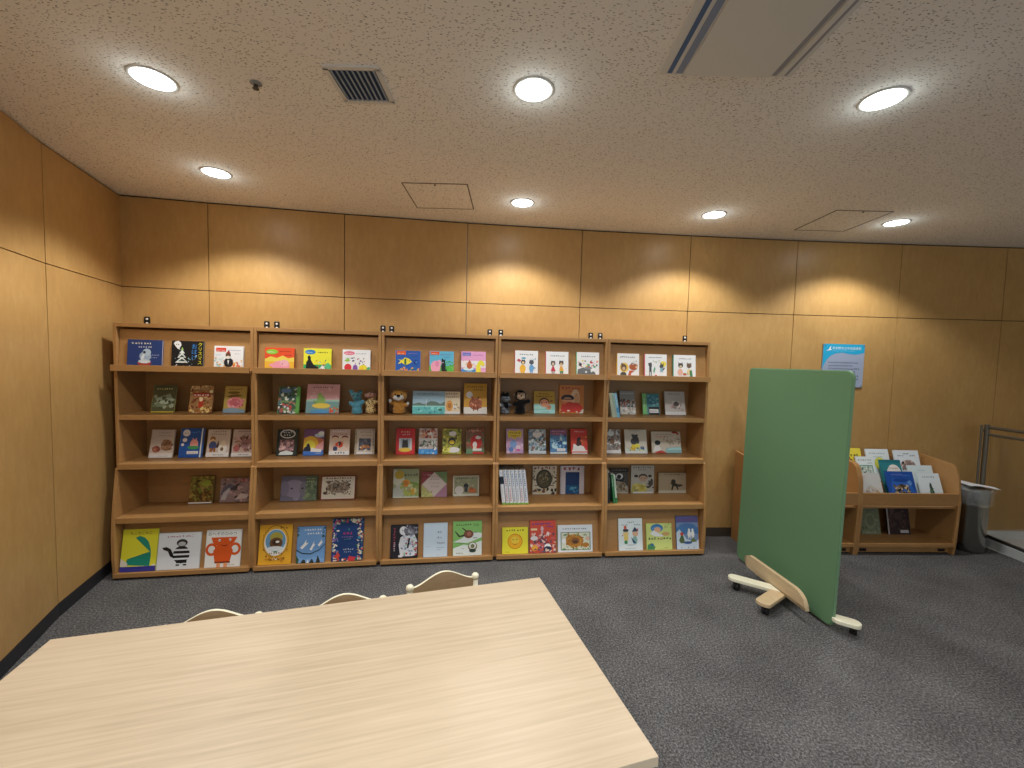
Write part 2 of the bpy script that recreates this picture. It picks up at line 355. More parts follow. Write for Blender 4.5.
BOOKS = [
(0,0.087,0.074,1.4845,0.216,0.200,0.095,'243e78','S .12 .84 .085 7 e8e6c8;S .3 .72 .07 6 dfe4ea;S .66 .45 .045 6 b8c6dc;S .66 .36 .04 5 b8c6dc;E .52 .42 .17 .17 9fb6cc;E .56 .56 .12 .13 b4c8d8;E .45 .4 .04 .12 d8e2ea -.3;E .5 .18 .2 .09 a8403c;E .5 .24 .18 .07 c8d4dc;E .49 .56 .04 .05 1a2440;P dfe6ee .4 .24 .44 .18 .5 .22 .56 .17 .6 .24','navy landscape picture book with a pale grey whale-like shape, top shelf far left',None,'A'),
(0,0.363,0.074,1.4845,0.203,0.200,0.095,'14181e','P eef0f0 .06 .9 .1 .97 .2 1 .28 .94 .3 .84 .24 .74 .27 .68 .18 .72 .12 .8;E .15 .87 .015 .02 14181e;E .21 .87 .015 .02 14181e;P 9ad060 .33 .78 .29 .68 .38 .68;P dfe8e4 .33 .7 .24 .55 .42 .55;P dfe8e4 .33 .58 .18 .4 .46 .4;P dfe8e4 .33 .44 .12 .22 .52 .22;P 1e3a34 .33 .5 .24 .42 .42 .42;P 1e3a34 .33 .36 .2 .27 .46 .27;R .05 0 .9 .1 cfd8da;N 5 30 .025 .1 .02 .8 .5 eef0f0 14181e 8fb8c0;V .62 .74 .19 3c8fe0 おばけ;V .82 .82 .155 f2e63c クリスマス','black picture book with a white ghost, a snowy tree and bright title, top shelf',None,'A'),
(0,0.637,0.074,1.4845,0.192,0.172,0.095,'f2f4f4','R .06 .76 .34 .16 e0452c;S .09 .79 .055 5 ffffff;S .46 .8 .05 9 7d8890;S .7 .66 .04 5 7fb4c8;S .05 .6 .05 4 8fc6d4;N 3 26 .05 .02 .05 .4 .5 9fd2d8 cfe8e4 e8b070;N 9 20 .05 .62 .03 .98 .4 e0703c d0402c f0c050;E .5 .3 .16 .2 20242a;E .48 .62 .09 .1 6a4a34;P b03424 .4 .7 .56 .7 .5 .82;E .48 .52 .07 .07 ece6d8;P ffffff .46 .4 .52 .4 .49 .2','white landscape picture book with red pill-shaped title and dark figure, top shelf','e8e8e6','A'),
(1,0.076,0.074,1.4845,0.201,0.170,0.095,'e8542e','R 0 0 1 .52 f7b83a;P fbd65c 0 .5 .2 .62 .4 .55 .6 .66 .8 .55 1 .6 1 .4 0 .4;E .24 .82 .2 .11 8fc83c;S .1 .78 .06 4 ffffff;S .5 .82 .055 7 7a1c14;S .66 .66 .05 5 7a1c14;E .55 .22 .3 .22 f0a0b0;E .3 .24 .16 .07 f0a0b0;E .66 .34 .16 .14 f4b4be;E .6 .3 .02 .02 402020','red and orange landscape book with pink creature, top shelf second bookcase','e04a28','A'),
(1,0.342,0.074,1.4845,0.195,0.172,0.095,'f3ea3e','R 0 0 1 .3 3aa860;E .24 .84 .19 .1 2f86c8;S .1 .8 .055 4 ffffff;S .5 .8 .065 6 2c2c28;P 1a1c1c .08 0 .1 .4 .16 .5 .14 .64 .2 .7 .26 .62 .26 .5 .36 .3 .5 .2 .56 .06 .5 0;P f0f2ee .4 .02 .55 .1 .7 .3 .8 .2 .72 .02;N 2 14 .04 .45 .15 .8 .5 2a2c28 c84030 3aa860 ffffff;E .88 .24 .1 .14 5cc088','yellow landscape picture book with black witch-like silhouette, top shelf','e8d830','A'),
(1,0.617,0.074,1.4845,0.200,0.171,0.095,'f4f4f6','E .24 .84 .2 .09 e87c94;S .1 .8 .055 5 ffffff;S .48 .8 .055 7 7a8a9c;S .1 .6 .05 4 60b060;N 8 18 .035 .3 .35 .8 .65 34343a c04048 6a4a9a;E .2 .2 .13 .17 d8343c;E .46 .18 .09 .16 8a5aa8;P 9ac84c .06 .5 .2 .62 .28 .5 .18 .46;E .75 .18 .15 .15 f2dc34;N 6 12 .03 .6 .02 .9 .35 f2dc34 f0b428;E .95 .12 .08 .12 4cae70','white landscape book with red fruit and yellow sun pictures, top shelf','eae8ec','A'),
(2,0.103,0.074,1.4845,0.190,0.174,0.095,'2b5db0','R .06 .82 .36 .16 e8642c;S .09 .84 .055 5 fff2d0;S .5 .86 .05 8 b88ad0;S .66 .74 .04 6 3a3c80;P f0e040 .1 .62 .22 .54 .1 .4 .26 .46 .4 .36 .55 .42 .66 .52 .55 .64 .4 .7 .26 .58;P 2c6c4c .36 .38 .44 .38 .44 .66 .36 .62;E .56 .54 .02 .02 101010;E .82 .5 .09 .11 1c3a80;E .84 .5 .05 .06 3a78c8;N 11 40 .045 .05 .02 .95 .26 b04c9c e05c6c 6c4cb0 3a9c8c f0a83c','blue landscape book with yellow fish on coral, top shelf middle bookcase','d8a83c','A'),
(2,0.360,0.074,1.4845,0.188,0.177,0.095,'62b8d8','R 0 0 1 .36 5cba4c;N 4 30 .05 .5 .2 1 .55 3c9c44 7cc858 58ae50;R .05 .84 .36 .14 e8582c;S .08 .86 .055 5 fff0e0;S .46 .84 .055 8 8c6a9c;S .6 .72 .04 6 46607c;E .26 .3 .2 .28 eea4bc;E .4 .48 .1 .14 f2b0c4;E .32 .44 .08 .12 e48cac;E .58 .3 .09 .24 1c1e20;P 1c1e20 .5 .62 .54 .7 .6 .6 .66 .66 .64 .46 .52 .46;R .5 0 .22 .2 1c1e20;E .56 .5 .02 .02 ffffff','sky blue landscape book with pink elephant and black dog, top shelf','c83c4c','A'),
(2,0.606,0.074,1.4845,0.193,0.182,0.095,'e9a6d0','R .05 .8 .34 .15 7a7ac8;S .08 .82 .055 5 ffffff;S .46 .82 .055 8 9a58a8;R 0 .3 1 .3 f4e8e8;N 3 16 .05 0 .35 1 .6 f0d84c f2eef0 e8b0c8;P f2e23c .6 .02 .62 .4 .72 .6 .86 .62 .96 .45 .88 .36 .78 .44 .82 .02;E .3 .16 .3 .15 3f8ccc;E .3 .24 .22 .07 d6ecf4;E .34 .38 .11 .14 c0643c;P c0643c .26 .5 .34 .64 .42 .5;E .34 .14 .1 .04 78b0dc','pink landscape book with yellow dinosaur shape and bathing animal, top shelf','b078b8','A'),
(3,0.134,0.074,1.4845,0.187,0.200,0.095,'f1f5f6','S .2 .82 .085 7 3c4a54;E .38 .7 .1 .04 5aa8c4;N 2 8 .025 .68 .62 .9 .72 7ab8d0 e0a0b0;E .36 .54 .1 .09 3c3230;P 3c3230 .28 .56 .3 .66 .35 .6;P 3c3230 .38 .6 .43 .66 .44 .56;P c84c5c .08 .6 .16 .68 .28 .6 .2 .54;E .36 .52 .06 .05 e8cfa0;E .34 .28 .13 .16 efb93c;P efb93c .24 .16 .3 .04 .34 .16 .4 .04 .44 .16;E .72 .54 .1 .09 54565c;P 54565c .64 .56 .66 .66 .71 .6;P 54565c .74 .6 .8 .66 .8 .56;E .72 .3 .1 .15 6fa8d6;R .66 .06 .04 .14 6fa8d6;R .74 .06 .04 .14 6fa8d6;P 6fa8d6 .8 .38 .92 .3 .8 .28','white square book with yellow and blue standing animals, top shelf fourth bookcase','d4405c','A'),
(3,0.385,0.074,1.4845,0.187,0.199,0.095,'f2f6f7','S .2 .8 .08 8 46525c;N 4 6 .02 .08 .3 .92 .65 d8606c 6ab0c8;E .32 .52 .1 .1 40383a;P 40383a .23 .54 .25 .64 .31 .58;P 40383a .34 .58 .4 .64 .41 .54;E .32 .5 .06 .06 d8c0a4;P c8384c .22 .2 .3 .42 .34 .42 .44 .2;R .27 .08 .03 .12 40383a;R .35 .08 .03 .12 40383a;E .68 .54 .1 .09 40383a;P 40383a .59 .56 .61 .66 .67 .6;P 40383a .7 .6 .76 .66 .77 .56;E .68 .5 .06 .06 d8b48c;P eaa83c .6 .22 .64 .42 .72 .42 .8 .22;E .7 .18 .09 .04 58a868;R .64 .06 .03 .12 40383a;R .72 .06 .03 .12 40383a','white square book with red-dressed animal pair, top shelf fourth bookcase, centre','d83c50','A'),
(3,0.640,0.074,1.4845,0.189,0.201,0.095,'f1f4f5','S .2 .8 .08 8 46525c;P 6c7072 .02 .02 .06 .3 .3 .38 .6 .3 .8 .2 .9 .04;P 8a8e90 .3 .34 .5 .48 .7 .36 .6 .3;N 5 26 .045 .08 .4 .95 .66 c8404c efd84a 3c3c40 58a868 f0a0a0 d8343c;E .16 .5 .07 .07 54484a;E .66 .24 .04 .05 eef2f2;E .42 .2 .05 .04 e0e4e6','white square book with grey hill and small coloured animals, top shelf','43b06c','A'),
(4,0.082,0.074,1.4845,0.187,0.200,0.095,'f3f6f6','S .12 .82 .09 8 40484e;E .32 .42 .2 .2 f0c85c;E .3 .42 .13 .14 6a5444;P 6a5444 .16 .5 .2 .62 .28 .56;E .3 .38 .07 .07 d8b898;E .28 .14 .14 .1 58564c;E .74 .46 .2 .14 b0603c;P 6a4434 .62 .54 .66 .64 .72 .58;E .88 .44 .06 .05 e8c8a0;P c8603c .55 .3 .5 .1 .6 .02 .64 .2 .8 .3;N 4 8 .03 .66 .55 .95 .7 d8d4ca b8b4a8','white square book with two brown curled-up animals, top shelf last bookcase','ecc24a','A'),
(4,0.319,0.074,1.4845,0.189,0.200,0.095,'f3f6f7','S .16 .84 .07 9 46525c;N 3 7 .025 .3 .66 .7 .76 7ab8d0 e8b84c 60a870;E .84 .6 .14 .12 f4dc5c;P 54565a .14 .62 .3 .66 .32 .48 .24 .44;E .24 .56 .08 .08 54565a;R .2 .26 .1 .24 4c5458;R .2 .1 .03 .18 4c5458;R .28 .1 .03 .18 4c5458;P 58a880 .38 .3 .44 .5 .48 .4 .42 .22;E .76 .5 .09 .09 54504e;P 54504e .7 .56 .72 .68 .78 .58;P 54504e .8 .58 .86 .66 .85 .52;R .7 .28 .12 .16 8cb8c8;P 54504e .8 .4 .94 .46 .84 .34;E .5 .1 .05 .05 d8484c','white square book with two animals waving at each other, top shelf last bookcase','e0788c','A'),
(4,0.567,0.074,1.4845,0.195,0.200,0.095,'f1f5f5','S .24 .82 .065 9 5a666e;R .12 .06 .78 .03 4a7cc0;E .32 .56 .11 .1 4c4648;P 4c4648 .22 .58 .22 .7 .3 .62;P 4c4648 .34 .62 .4 .7 .42 .58;E .32 .52 .06 .05 e4cca4;E .7 .56 .11 .1 7a6454;P 7a6454 .6 .58 .6 .7 .68 .62;P 7a6454 .72 .62 .8 .7 .8 .58;E .3 .28 .12 .14 e8b4a0;E .7 .3 .1 .12 f0d8a0;E .5 .2 .08 .05 c86048;P 2f7c54 .74 .1 .72 .34 .82 .38 .86 .1;N 2 7 .03 .2 .14 .8 .3 f0b040 70b060 e8e4d8','white square book with two eating animals over a blue line, top shelf','3aa08a','A'),
(0,0.148,0.201,1.1535,0.151,0.205,0.250,'4a4f38','S .15 .84 .1 7 d2c488;P 7c8a78 .1 .52 .5 .62 .75 .7 .9 .5 .7 .42 .3 .4;P 9cab98 .2 .38 .6 .44 .85 .36 .5 .28 .1 .3;R 0 .2 1 .08 5c6848;N 3 16 .1 .05 .15 .95 .6 6a7860 3c4230 8c9884;R 0 0 1 .05 b0a040','dark olive picture book with a misty landscape, second shelf far left','8a8240','B'),
(0,0.415,0.165,1.1535,0.155,0.209,0.250,'8c6a44','N 12 70 .07 0 0 1 1 b89868 d8c498 6c3c24 a87c4c;S .1 .86 .08 9 d8c8a8;R .14 .6 .72 .14 8a3024;S .18 .62 .11 6 f0e4d0;P a83828 .4 .2 .42 .5 .5 .6 .6 .5 .62 .2;E .5 .5 .08 .08 e0c0a0;N 6 30 .06 0 0 1 .2 d8b878 8c5c2c','brown and cream picture book with red figure, second shelf first bookcase','7a5432','B'),
(0,0.632,0.198,1.1535,0.151,0.204,0.250,'a8924c','S .2 .86 .1 6 7a2c20;E .42 .76 .28 .05 6c5c28;P 6c5830 .1 .6 .4 .56 .86 .66 .6 .7 .3 .68;E .5 .38 .36 .22 c87c80;E .5 .4 .26 .14 b05c64;N 5 20 .06 .15 .2 .9 .5 d89898 a85060 b87078;P 7890a0 0 0 0 .14 .4 .2 1 .12 1 0','ochre picture book with pink fish shapes over blue water, second shelf','98843c','B'),
(1,0.120,0.182,1.1535,0.153,0.210,0.250,'3c5a46','N 7 70 .09 0 0 .86 .95 2c3c30 6c8c5c a06860 c8ccc0 4c6c7c 304858;R .84 0 .16 1 5c9a4c;E .35 .84 .25 .09 5878a0;N 8 18 .06 0 .02 .7 .35 dcdcd4 b84c48','dark green picture book with jungle scene, second shelf second bookcase','68a050','B'),
(1,0.319,0.191,1.1535,0.243,0.231,0.250,'c89a9c','R 0 0 1 .46 6c8f90;P 8fb0a0 0 .46 .3 .5 .6 .46 1 .48 1 .4 0 .4;S .18 .86 .07 9 6c2c34;N 4 10 .06 .05 .55 .95 .85 e0b4b4 d8a8ac;E .44 .4 .14 .22 7ca058;E .4 .6 .07 .1 88ac5c;P 6c9050 .28 .3 .2 .45 .34 .4;E .46 .26 .28 .09 d0b84c;E .42 .06 .3 .07 4c8cb8;N 3 12 .05 .7 .02 .98 .25 d8a83c a86c3c c05048 4c9c6c','wide pink picture book with green dragon on a boat, second shelf','98484c','B'),
(2,0.225,0.194,1.1535,0.258,0.187,0.250,'8ca9b8','P 5c7068 0 .42 .2 .5 .36 .42 .55 .56 .72 .54 .86 .44 1 .56 1 .36 0 .34;R 0 0 1 .36 5fb0b0;R 0 .3 1 .06 88c4c0;S .12 .84 .075 9 6a7c90;S .05 .66 .04 6 7c8ca0;R .41 .34 .015 .3 dfe8ec;N 6 24 .05 0 .02 1 .28 4c9ca4 84c8c4 3c8490;E .86 .18 .07 .05 3c6c5c','wide blue-grey picture book with hills above turquoise water, second shelf','5c7888','B'),
(2,0.483,0.203,1.1535,0.123,0.185,0.250,'cfc0a4','S .06 .86 .16 5 7a5a3c;S .06 .72 .13 7 8c6848;E .3 .36 .22 .24 c89044;E .3 .36 .12 .12 a86c30;N 3 12 .07 .5 .2 .95 .55 e8e4d8 88705c d8c8a8;R 0 0 1 .1 e0dccc','cream picture book with small orange bear, partly behind the wide water-scene book','b8a888','B'),
(2,0.637,0.211,1.1535,0.191,0.256,0.250,'b98c2c','S .16 .86 .09 8 4c3410;S .4 .76 .09 5 4c3410;E .24 .62 .14 .11 e8f4e8;R 0 0 1 .22 d0ccc4;E .5 .33 .28 .2 8c4c30;N 4 24 .05 .26 .2 .76 .5 7c3c24 a86040 c88c68;P 7c3c24 .36 .46 .3 .58 .42 .52;P 7c3c24 .56 .52 .68 .58 .62 .46;R .4 .1 .04 .12 6c3420;R .58 .1 .04 .12 6c3420;R .62 .0 .34 .08 e0dcd4','tall golden yellow picture book with a brown round creature, second shelf','8f5c20','B'),
(3,0.334,0.281,1.1535,0.184,0.195,0.250,'b08f38','R 0 0 1 .42 88bdb4;R 0 .2 .5 .14 a0ccc4;S .26 .84 .1 5 7a2c24;S .12 .72 .1 8 5c3018;E .5 .5 .24 .2 402820;E .5 .46 .21 .18 cf9070;E .38 .48 .025 .03 3c2018;E .6 .48 .025 .03 3c2018;E .7 .28 .13 .12 c08c70;E .74 .28 .07 .07 a87054;R 0 0 1 .16 9cd4cc;S .36 .04 .05 7 5c9490;E .84 .55 .07 .04 8c5838',"ochre and pale turquoise book with a child's face on cover, second shelf",'a07c30','B'),
(3,0.565,0.333,1.1535,0.221,0.248,0.050,'bc7a34','S .1 .84 .13 6 a02c1c;S .4 .74 .1 4 b03824;E .65 .55 .18 .3 d8b48c;E .7 .52 .1 .2 c49468;E .34 .54 .26 .12 20181c;E .34 .46 .22 .1 d89870;R .08 .48 .5 .04 20181c;P b83428 .05 .04 .12 .34 .4 .4 .8 .36 .95 .24 .98 .04;N 2 14 .05 .02 0 .98 .12 d8b8a0 e8d8c8;E .2 .36 .1 .05 e0703c','tall orange picture book with black-haired child dressed in red, second shelf','a86424','B'),
(4,0.195,0.268,1.1535,0.142,0.212,0.250,'8c8884','S .1 .86 .1 8 d8d4cc;N 5 70 .07 0 .3 1 .62 3c3c3c 5c5450 8c4c3c b0a498 44504c;R 0 0 1 .3 b8b4ac;N 6 20 .06 0 .02 1 .28 e4e0d8 9c8c80 74706c','grey picture book with busy night town scene, second shelf last bookcase','6c6864','B'),
(4,0.412,0.287,1.1535,0.155,0.188,0.250,'4f8088','R 0 0 .24 1 78b070;S .06 .7 .12 4 dfe8d8 v;R .28 .5 .68 .4 40788c;N 3 16 .08 .3 .4 .95 .9 3c6c80 5c94a0 78a8a8;R .34 0 .62 .36 24282c;R .38 .08 .54 .18 dfe0dc;S .42 .13 .09 5 54585c','teal book with light green spine edge and black and white label panel','6fae6c','B'),
(4,0.612,0.273,1.1535,0.189,0.212,0.250,'b8b4b0','S .18 .86 .085 7 7c7874;N 3 24 .07 .3 .28 .8 .55 7c706c 9a8c8c c0a0a0 d8ccc8;E .56 .46 .14 .1 5c5450;P 8c7c78 .3 .34 .45 .4 .6 .3 .5 .24;R 0 0 1 .14 dcdcda;E .84 .22 .08 .05 a8a09a','pale grey picture book with small drawing of an animal, second shelf last bookcase','98948f','B'),
(0,0.111,0.228,0.8105,0.156,0.210,0.250,'b4aaa2','R 0 .1 1 .08 c8c0b8;S .3 .86 .08 7 6c6058;S .26 .76 .08 8 7c7068;E .7 .44 .24 .2 7c5c44;N 3 24 .07 .5 .3 .95 .6 6c4c38 8c6c54;E .28 .3 .17 .12 8c4c3c;N 6 12 .05 .1 .2 .45 .4 6c3c30 a0705c;R 0 0 1 .12 e6e8ea;S .4 .04 .06 7 8c8c8c','pale grey book with brown hedgehog-like drawings, third shelf far left','a89888','C'),
(0,0.312,0.222,0.8105,0.156,0.220,0.250,'1f4f98','E .24 .84 .16 .12 dfe6ee;S .16 .82 .06 3 46629c;E .2 .6 .1 .07 dfe6ee;E .12 .44 .07 .05 cfd8e4;S .44 .84 .1 5 5c8cd0;E .62 .46 .18 .16 e0948c;P e0948c .52 .56 .54 .68 .62 .6;P e0948c .62 .6 .72 .68 .72 .54;E .6 .34 .26 .06 3c8c54;R .34 .12 .5 .1 e8ecf0;R .9 0 .06 1 c8d0d8;S .4 .14 .06 6 5c6c8c','royal blue book with white bubbles and pink character, third shelf','2c6cc0','C'),
(0,0.490,0.237,0.8105,0.157,0.208,0.250,'bdb1a6','S .22 .9 .1 6 5c4c3c;S .14 .8 .1 7 6c5c4c;E .24 .66 .12 .09 8c6438;E .24 .58 .09 .08 d8b088;E .26 .4 .17 .17 3c4c7c;R .14 .18 .12 .14 8c5c34;R .3 .18 .1 .14 8c5c34;P 443430 .4 .34 .56 .3 .5 .6;E .7 .3 .2 .2 ddd8cc;E .72 .48 .12 .12 cfc4b0;E .68 .28 .07 .07 6c5c40;R 0 0 1 .16 e6e6e6;S .3 .05 .08 6 7c7c80','pale grey book with boy in blue and a white dog, third shelf','a09080','C'),
(0,0.666,0.237,0.8105,0.162,0.208,0.250,'b4a49c','S .2 .9 .09 7 6c4c44;S .5 .8 .08 4 7c5c54;N 4 50 .09 .1 .24 .95 .72 7c5c54 94746c b4948c 5c4038;E .56 .46 .18 .17 8c6c70;E .5 .48 .025 .025 201818;E .62 .48 .025 .025 201818;E .2 .3 .13 .12 a05c5c;R 0 0 1 .14 e6e2e0;S .3 .05 .08 6 54484a','pale book with group of brown animal faces, third shelf beside side panel','98847c','C'),
(1,0.084,0.247,0.8105,0.149,0.208,0.250,'26302c','E .5 .82 .38 .17 d8d4cc;E .5 .82 .33 .13 26302c;S .24 .84 .13 4 e0dccc;S .32 .74 .12 3 e0dccc;R .14 .2 .7 .4 8c6c70;N 3 30 .07 .15 .2 .85 .6 a88488 6c4c54 c8a8a4 54444c;P c8d4dc .1 .03 .2 .14 .5 .2 .84 .12 .8 .03;N 8 6 .03 .1 .86 .9 .98 c8c8c0','black picture book with white oval title and pinkish scene, third shelf','1c2420','C'),
(1,0.281,0.247,0.8105,0.149,0.208,0.250,'7c5468','R 0 .6 1 .4 6c4c70;P b06c54 0 .7 .3 .66 .6 .7 1 .6 1 .3 0 .3;E .34 .4 .4 .34 e0a83c;E .32 .36 .26 .22 f0c84c;E .78 .76 .26 .08 a8bccc;E .86 .84 .16 .08 c8d4dc;P c89090 .4 .1 .7 .4 1 .56 1 .1;R 0 0 1 .2 3c6cb8;P 1c2438 0 .16 .05 .3 .14 .34 .2 .46 .28 .44 .34 .32 .4 .16;P e8e8e8 .36 .14 .4 .3 .6 .26 .92 .24 .9 .12;S .6 .06 .06 5 c8d8ec','purple and yellow sunset picture book with black cat silhouette, third shelf','5c4c8c','C'),
(1,0.472,0.254,0.8105,0.155,0.206,0.250,'c9b8ac','R 0 .74 1 .26 b8a49c;S .12 .88 .12 6 e8e0d8;S .2 .78 .1 7 94705c;E .28 .68 .17 .08 6c3c30;E .28 .64 .15 .06 d8b8a0;E .76 .68 .16 .07 6c3c30;E .76 .64 .14 .05 d8b8a0;E .5 .4 .17 .12 b8402c;E .5 .44 .07 .08 3c2c2c;P b8402c .3 .5 .4 .42 .3 .34;N 4 10 .05 .1 .3 .9 .5 d8c0b0 c89880;E .3 .24 .11 .1 2c3c60;R 0 0 1 .16 eceef0;S .3 .05 .13 4 30343c','white and beige book with two dark moustache shapes and red knot, third shelf','b0a090','C'),
(1,0.667,0.261,0.8105,0.153,0.209,0.250,'b4aea2','R .04 .04 .92 .92 8c8478;R .08 .06 .84 .88 bab4a8;S .24 .84 .1 6 7c7468;S .3 .72 .09 6 8c8478;R .2 .16 .6 .46 4c5468;N 3 14 .07 .2 .3 .8 .6 5c6478 74707c 404858;N 6 14 .06 .2 .14 .8 .34 c88c4c a86c3c d8c8b0;N 7 40 .03 .02 .02 .1 .98 6c8060 c8c0a0 a89c84;N 9 40 .03 .9 .02 .98 .98 6c8060 c8c0a0 a89c84;R .1 .02 .8 .08 e4e6e6','pale book with framed picture of a dark blue night room, third shelf','a0988c','C'),
(2,0.091,0.247,0.8105,0.152,0.213,0.250,'b82c2c','R .16 .16 .68 .48 b8bcc0;S .26 .84 .1 5 e8c8a8;S .34 .74 .1 4 f0e0d0;R .24 .26 .5 .34 98a4b4;P 2c2c2c .32 .26 .34 .5 .36 .6 .42 .55 .54 .55 .6 .6 .62 .5 .66 .26;E .48 .18 .32 .08 e8b040;R .1 .62 .8 .02 c84848','red book with framed black bear picture, third shelf middle bookcase','a82424','C'),
(2,0.274,0.252,0.8105,0.152,0.213,0.250,'b0a4a0','N 3 40 .09 0 .6 1 1 b05c44 c8bcb4 d89c7c 943c30 dcd4cc;R 0 .5 1 .12 c8ccd0;N 5 40 .08 .1 .2 .95 .56 6c7c84 4c5c54 8c9890 c8d0d4 5c5c48;R 0 0 1 .2 3f88c8;N 7 12 .08 0 .02 1 .2 68a8dc dfe8f0 3c78b8;S .16 .86 .12 5 7c2c24','busy pale book with blue water along its foot, third shelf middle bookcase','8c6c64','C'),
(2,0.468,0.256,0.8105,0.154,0.210,0.250,'8f9438','N 5 50 .09 0 0 1 1 9c9c38 6c7430 c8c058 4c5428 a8ac60;E .54 .8 .2 .1 dfe8e4;E .5 .5 .2 .16 30342c;E .5 .46 .14 .08 d0b83c;E .6 .16 .34 .11 e0e4d0;N 7 12 .07 .02 .05 .4 .35 d8cc60 b8b04c;S .06 .88 .09 6 3c4420','yellow green book with a bee-like black and yellow picture, third shelf','a4a448','C'),
(2,0.664,0.249,0.8105,0.151,0.213,0.250,'6f5a44','N 4 40 .1 0 .3 1 1 5c6c44 8c4c38 6c4c38 a86858;E .55 .46 .32 .28 b02c28;P e0dcd4 .5 .64 .62 .72 .84 .66 .76 .58 .6 .58;E .48 .36 .12 .12 e4dcd0;E .48 .26 .1 .1 d4c8bc;R 0 0 1 .2 5c7c5c;R .36 0 .6 .08 b83430;R .36 .12 .5 .09 e8e0d8;S .14 .88 .1 7 c8b898','red and dark green book with a white rabbit, third shelf middle bookcase','486c44','C'),
(3,0.102,0.261,0.8105,0.146,0.210,0.250,'b898b8','N 2 30 .08 0 0 1 .5 c8a0c0 a888bc dcb8cc;P d8bc38 .1 .7 .06 .86 .2 .94 .5 .9 .8 .96 .92 .84 .86 .62 .7 .68 .5 .56 .3 .66 .14 .6;S .2 .8 .13 5 7c4c24;S .28 .68 .11 5 8c3c24;E .42 .38 .2 .16 7898c8;E .28 .16 .14 .1 5c7cb8;E .7 .24 .14 .1 e0c0d4;R .6 .1 .2 .08 c0589c','pink lilac book with yellow splash title panel, third shelf fourth bookcase','9878a0','C'),
(3,0.294,0.247,0.8105,0.149,0.209,0.250,'93a0a8','N 6 90 .08 0 0 1 .96 708088 b8c8d0 4c6c5c e0e8ec 7c5c50 5c7c9c 3c4c44;E .5 .8 .28 .14 d8e4e8;S .2 .86 .1 6 5c6c78;R 0 0 1 .12 b0bcc4','silvery book with busy blue and green scene, third shelf fourth bookcase','7c8890','C'),
(3,0.480,0.247,0.8105,0.148,0.210,0.250,'4f7ca8','R 0 .74 1 .26 7c4c68;S .1 .88 .11 7 c8a4b4;S .16 .78 .1 6 c88c98;N 3 50 .1 0 .2 1 .74 6c9cc0 3c6c98 a8c8dc 5888b0 2c4c78;R .4 .1 .5 .12 cfd8e4;S .42 .13 .07 6 5c6c8c;R 0 0 1 .06 c8d0dc','blue book with pale swirling cat-like shapes, third shelf fourth bookcase','3c5c88','C'),
(3,0.663,0.246,0.8105,0.148,0.214,0.250,'b3382c','S .24 .86 .1 6 f0e4d8;S .3 .3 .04 1 ffffff;E .5 .52 .14 .14 28202c;E .48 .4 .16 .12 3c2424;P e8e4e4 .1 .14 .16 .4 .3 .36 .4 .3 .6 .34 .8 .28 .82 .14;N 4 14 .06 .6 .4 .95 .7 8c2c20 c84c34 d88c3c;R .06 0 .9 .14 dcd0cc;R .06 .05 .9 .04 b82c2c;R .36 .12 .5 .1 eceaea;E .76 .5 .07 .18 b0502c','red book with a dark dog and white border, third shelf fourth bookcase','a02c24','C'),
(4,0.060,0.257,0.8105,0.151,0.212,0.250,'8e8c8a','N 8 100 .08 0 0 1 .96 c8ccd4 6c6460 a89890 e0e4ec 8c7468 54504c;E .4 .82 .2 .1 c8d0d8;E .5 .5 .14 .12 7c5c48;R .0 0 1 .14 d8dce4','grey book with crowd of brown and white animals, third shelf by side panel','78767a','C'),
(4,0.251,0.259,0.8105,0.203,0.210,0.250,'bcb9ae','S .2 .92 .07 8 8c887c;E .46 .7 .13 .09 3c3c40;E .36 .77 .05 .04 3c3c40;E .56 .76 .05 .04 3c3c40;E .46 .5 .2 .16 44444a;E .5 .6 .14 .12 3c3c40;E .4 .28 .13 .1 d8b83c;E .56 .32 .12 .09 e0c854;R 0 0 1 .2 b8c4bc;E .36 .2 .12 .07 c8a434;E .78 .22 .09 .08 3c5c98;N 5 14 .04 .15 .1 .8 .26 8c9c64 d8cc5c 6c8054;R 0 0 1 .08 dfe2e0','pale grey book with a black bear and yellow flowers, third shelf','a8a498','C'),
(4,0.504,0.273,0.8105,0.274,0.192,0.250,'b7b0a4','S .1 .82 .07 9 8c8478;S .14 .72 .06 7 b0604c;P 88aeb0 .42 0 .5 .24 1 .3 1 0;P 9cc4c8 .5 .14 .6 .24 1 .27 1 .16;N 3 26 .05 .4 .4 .98 .75 9c8c78 c8c0b4 88806c;E .2 .48 .1 .11 24242a;P ecebe8 .03 .06 .1 .32 .24 .36 .34 .12;P b0483c .06 0 .3 .14 .4 .08 .5 0;E .8 .96 .1 .05 8c2c20;E .9 .9 .04 .06 a03c28','wide pale picture book with black-haired child beside turquoise water, third shelf','a09888','C'),
(0,0.337,0.290,0.4345,0.164,0.207,0.236,'6f6230','N 3 120 .08 0 0 1 1 5c5024 8c7c3c a08c48 6c7c30 4c3c1c 8c9040;E .7 .74 .2 .13 8c9c3c;N 5 40 .07 0 .05 1 .45 6c4c20 543c1c 8c6c34;R 0 0 1 .05 d8d8d0','olive brown picture book with forest foliage cover, fourth shelf far left','8c7c3c','D'),
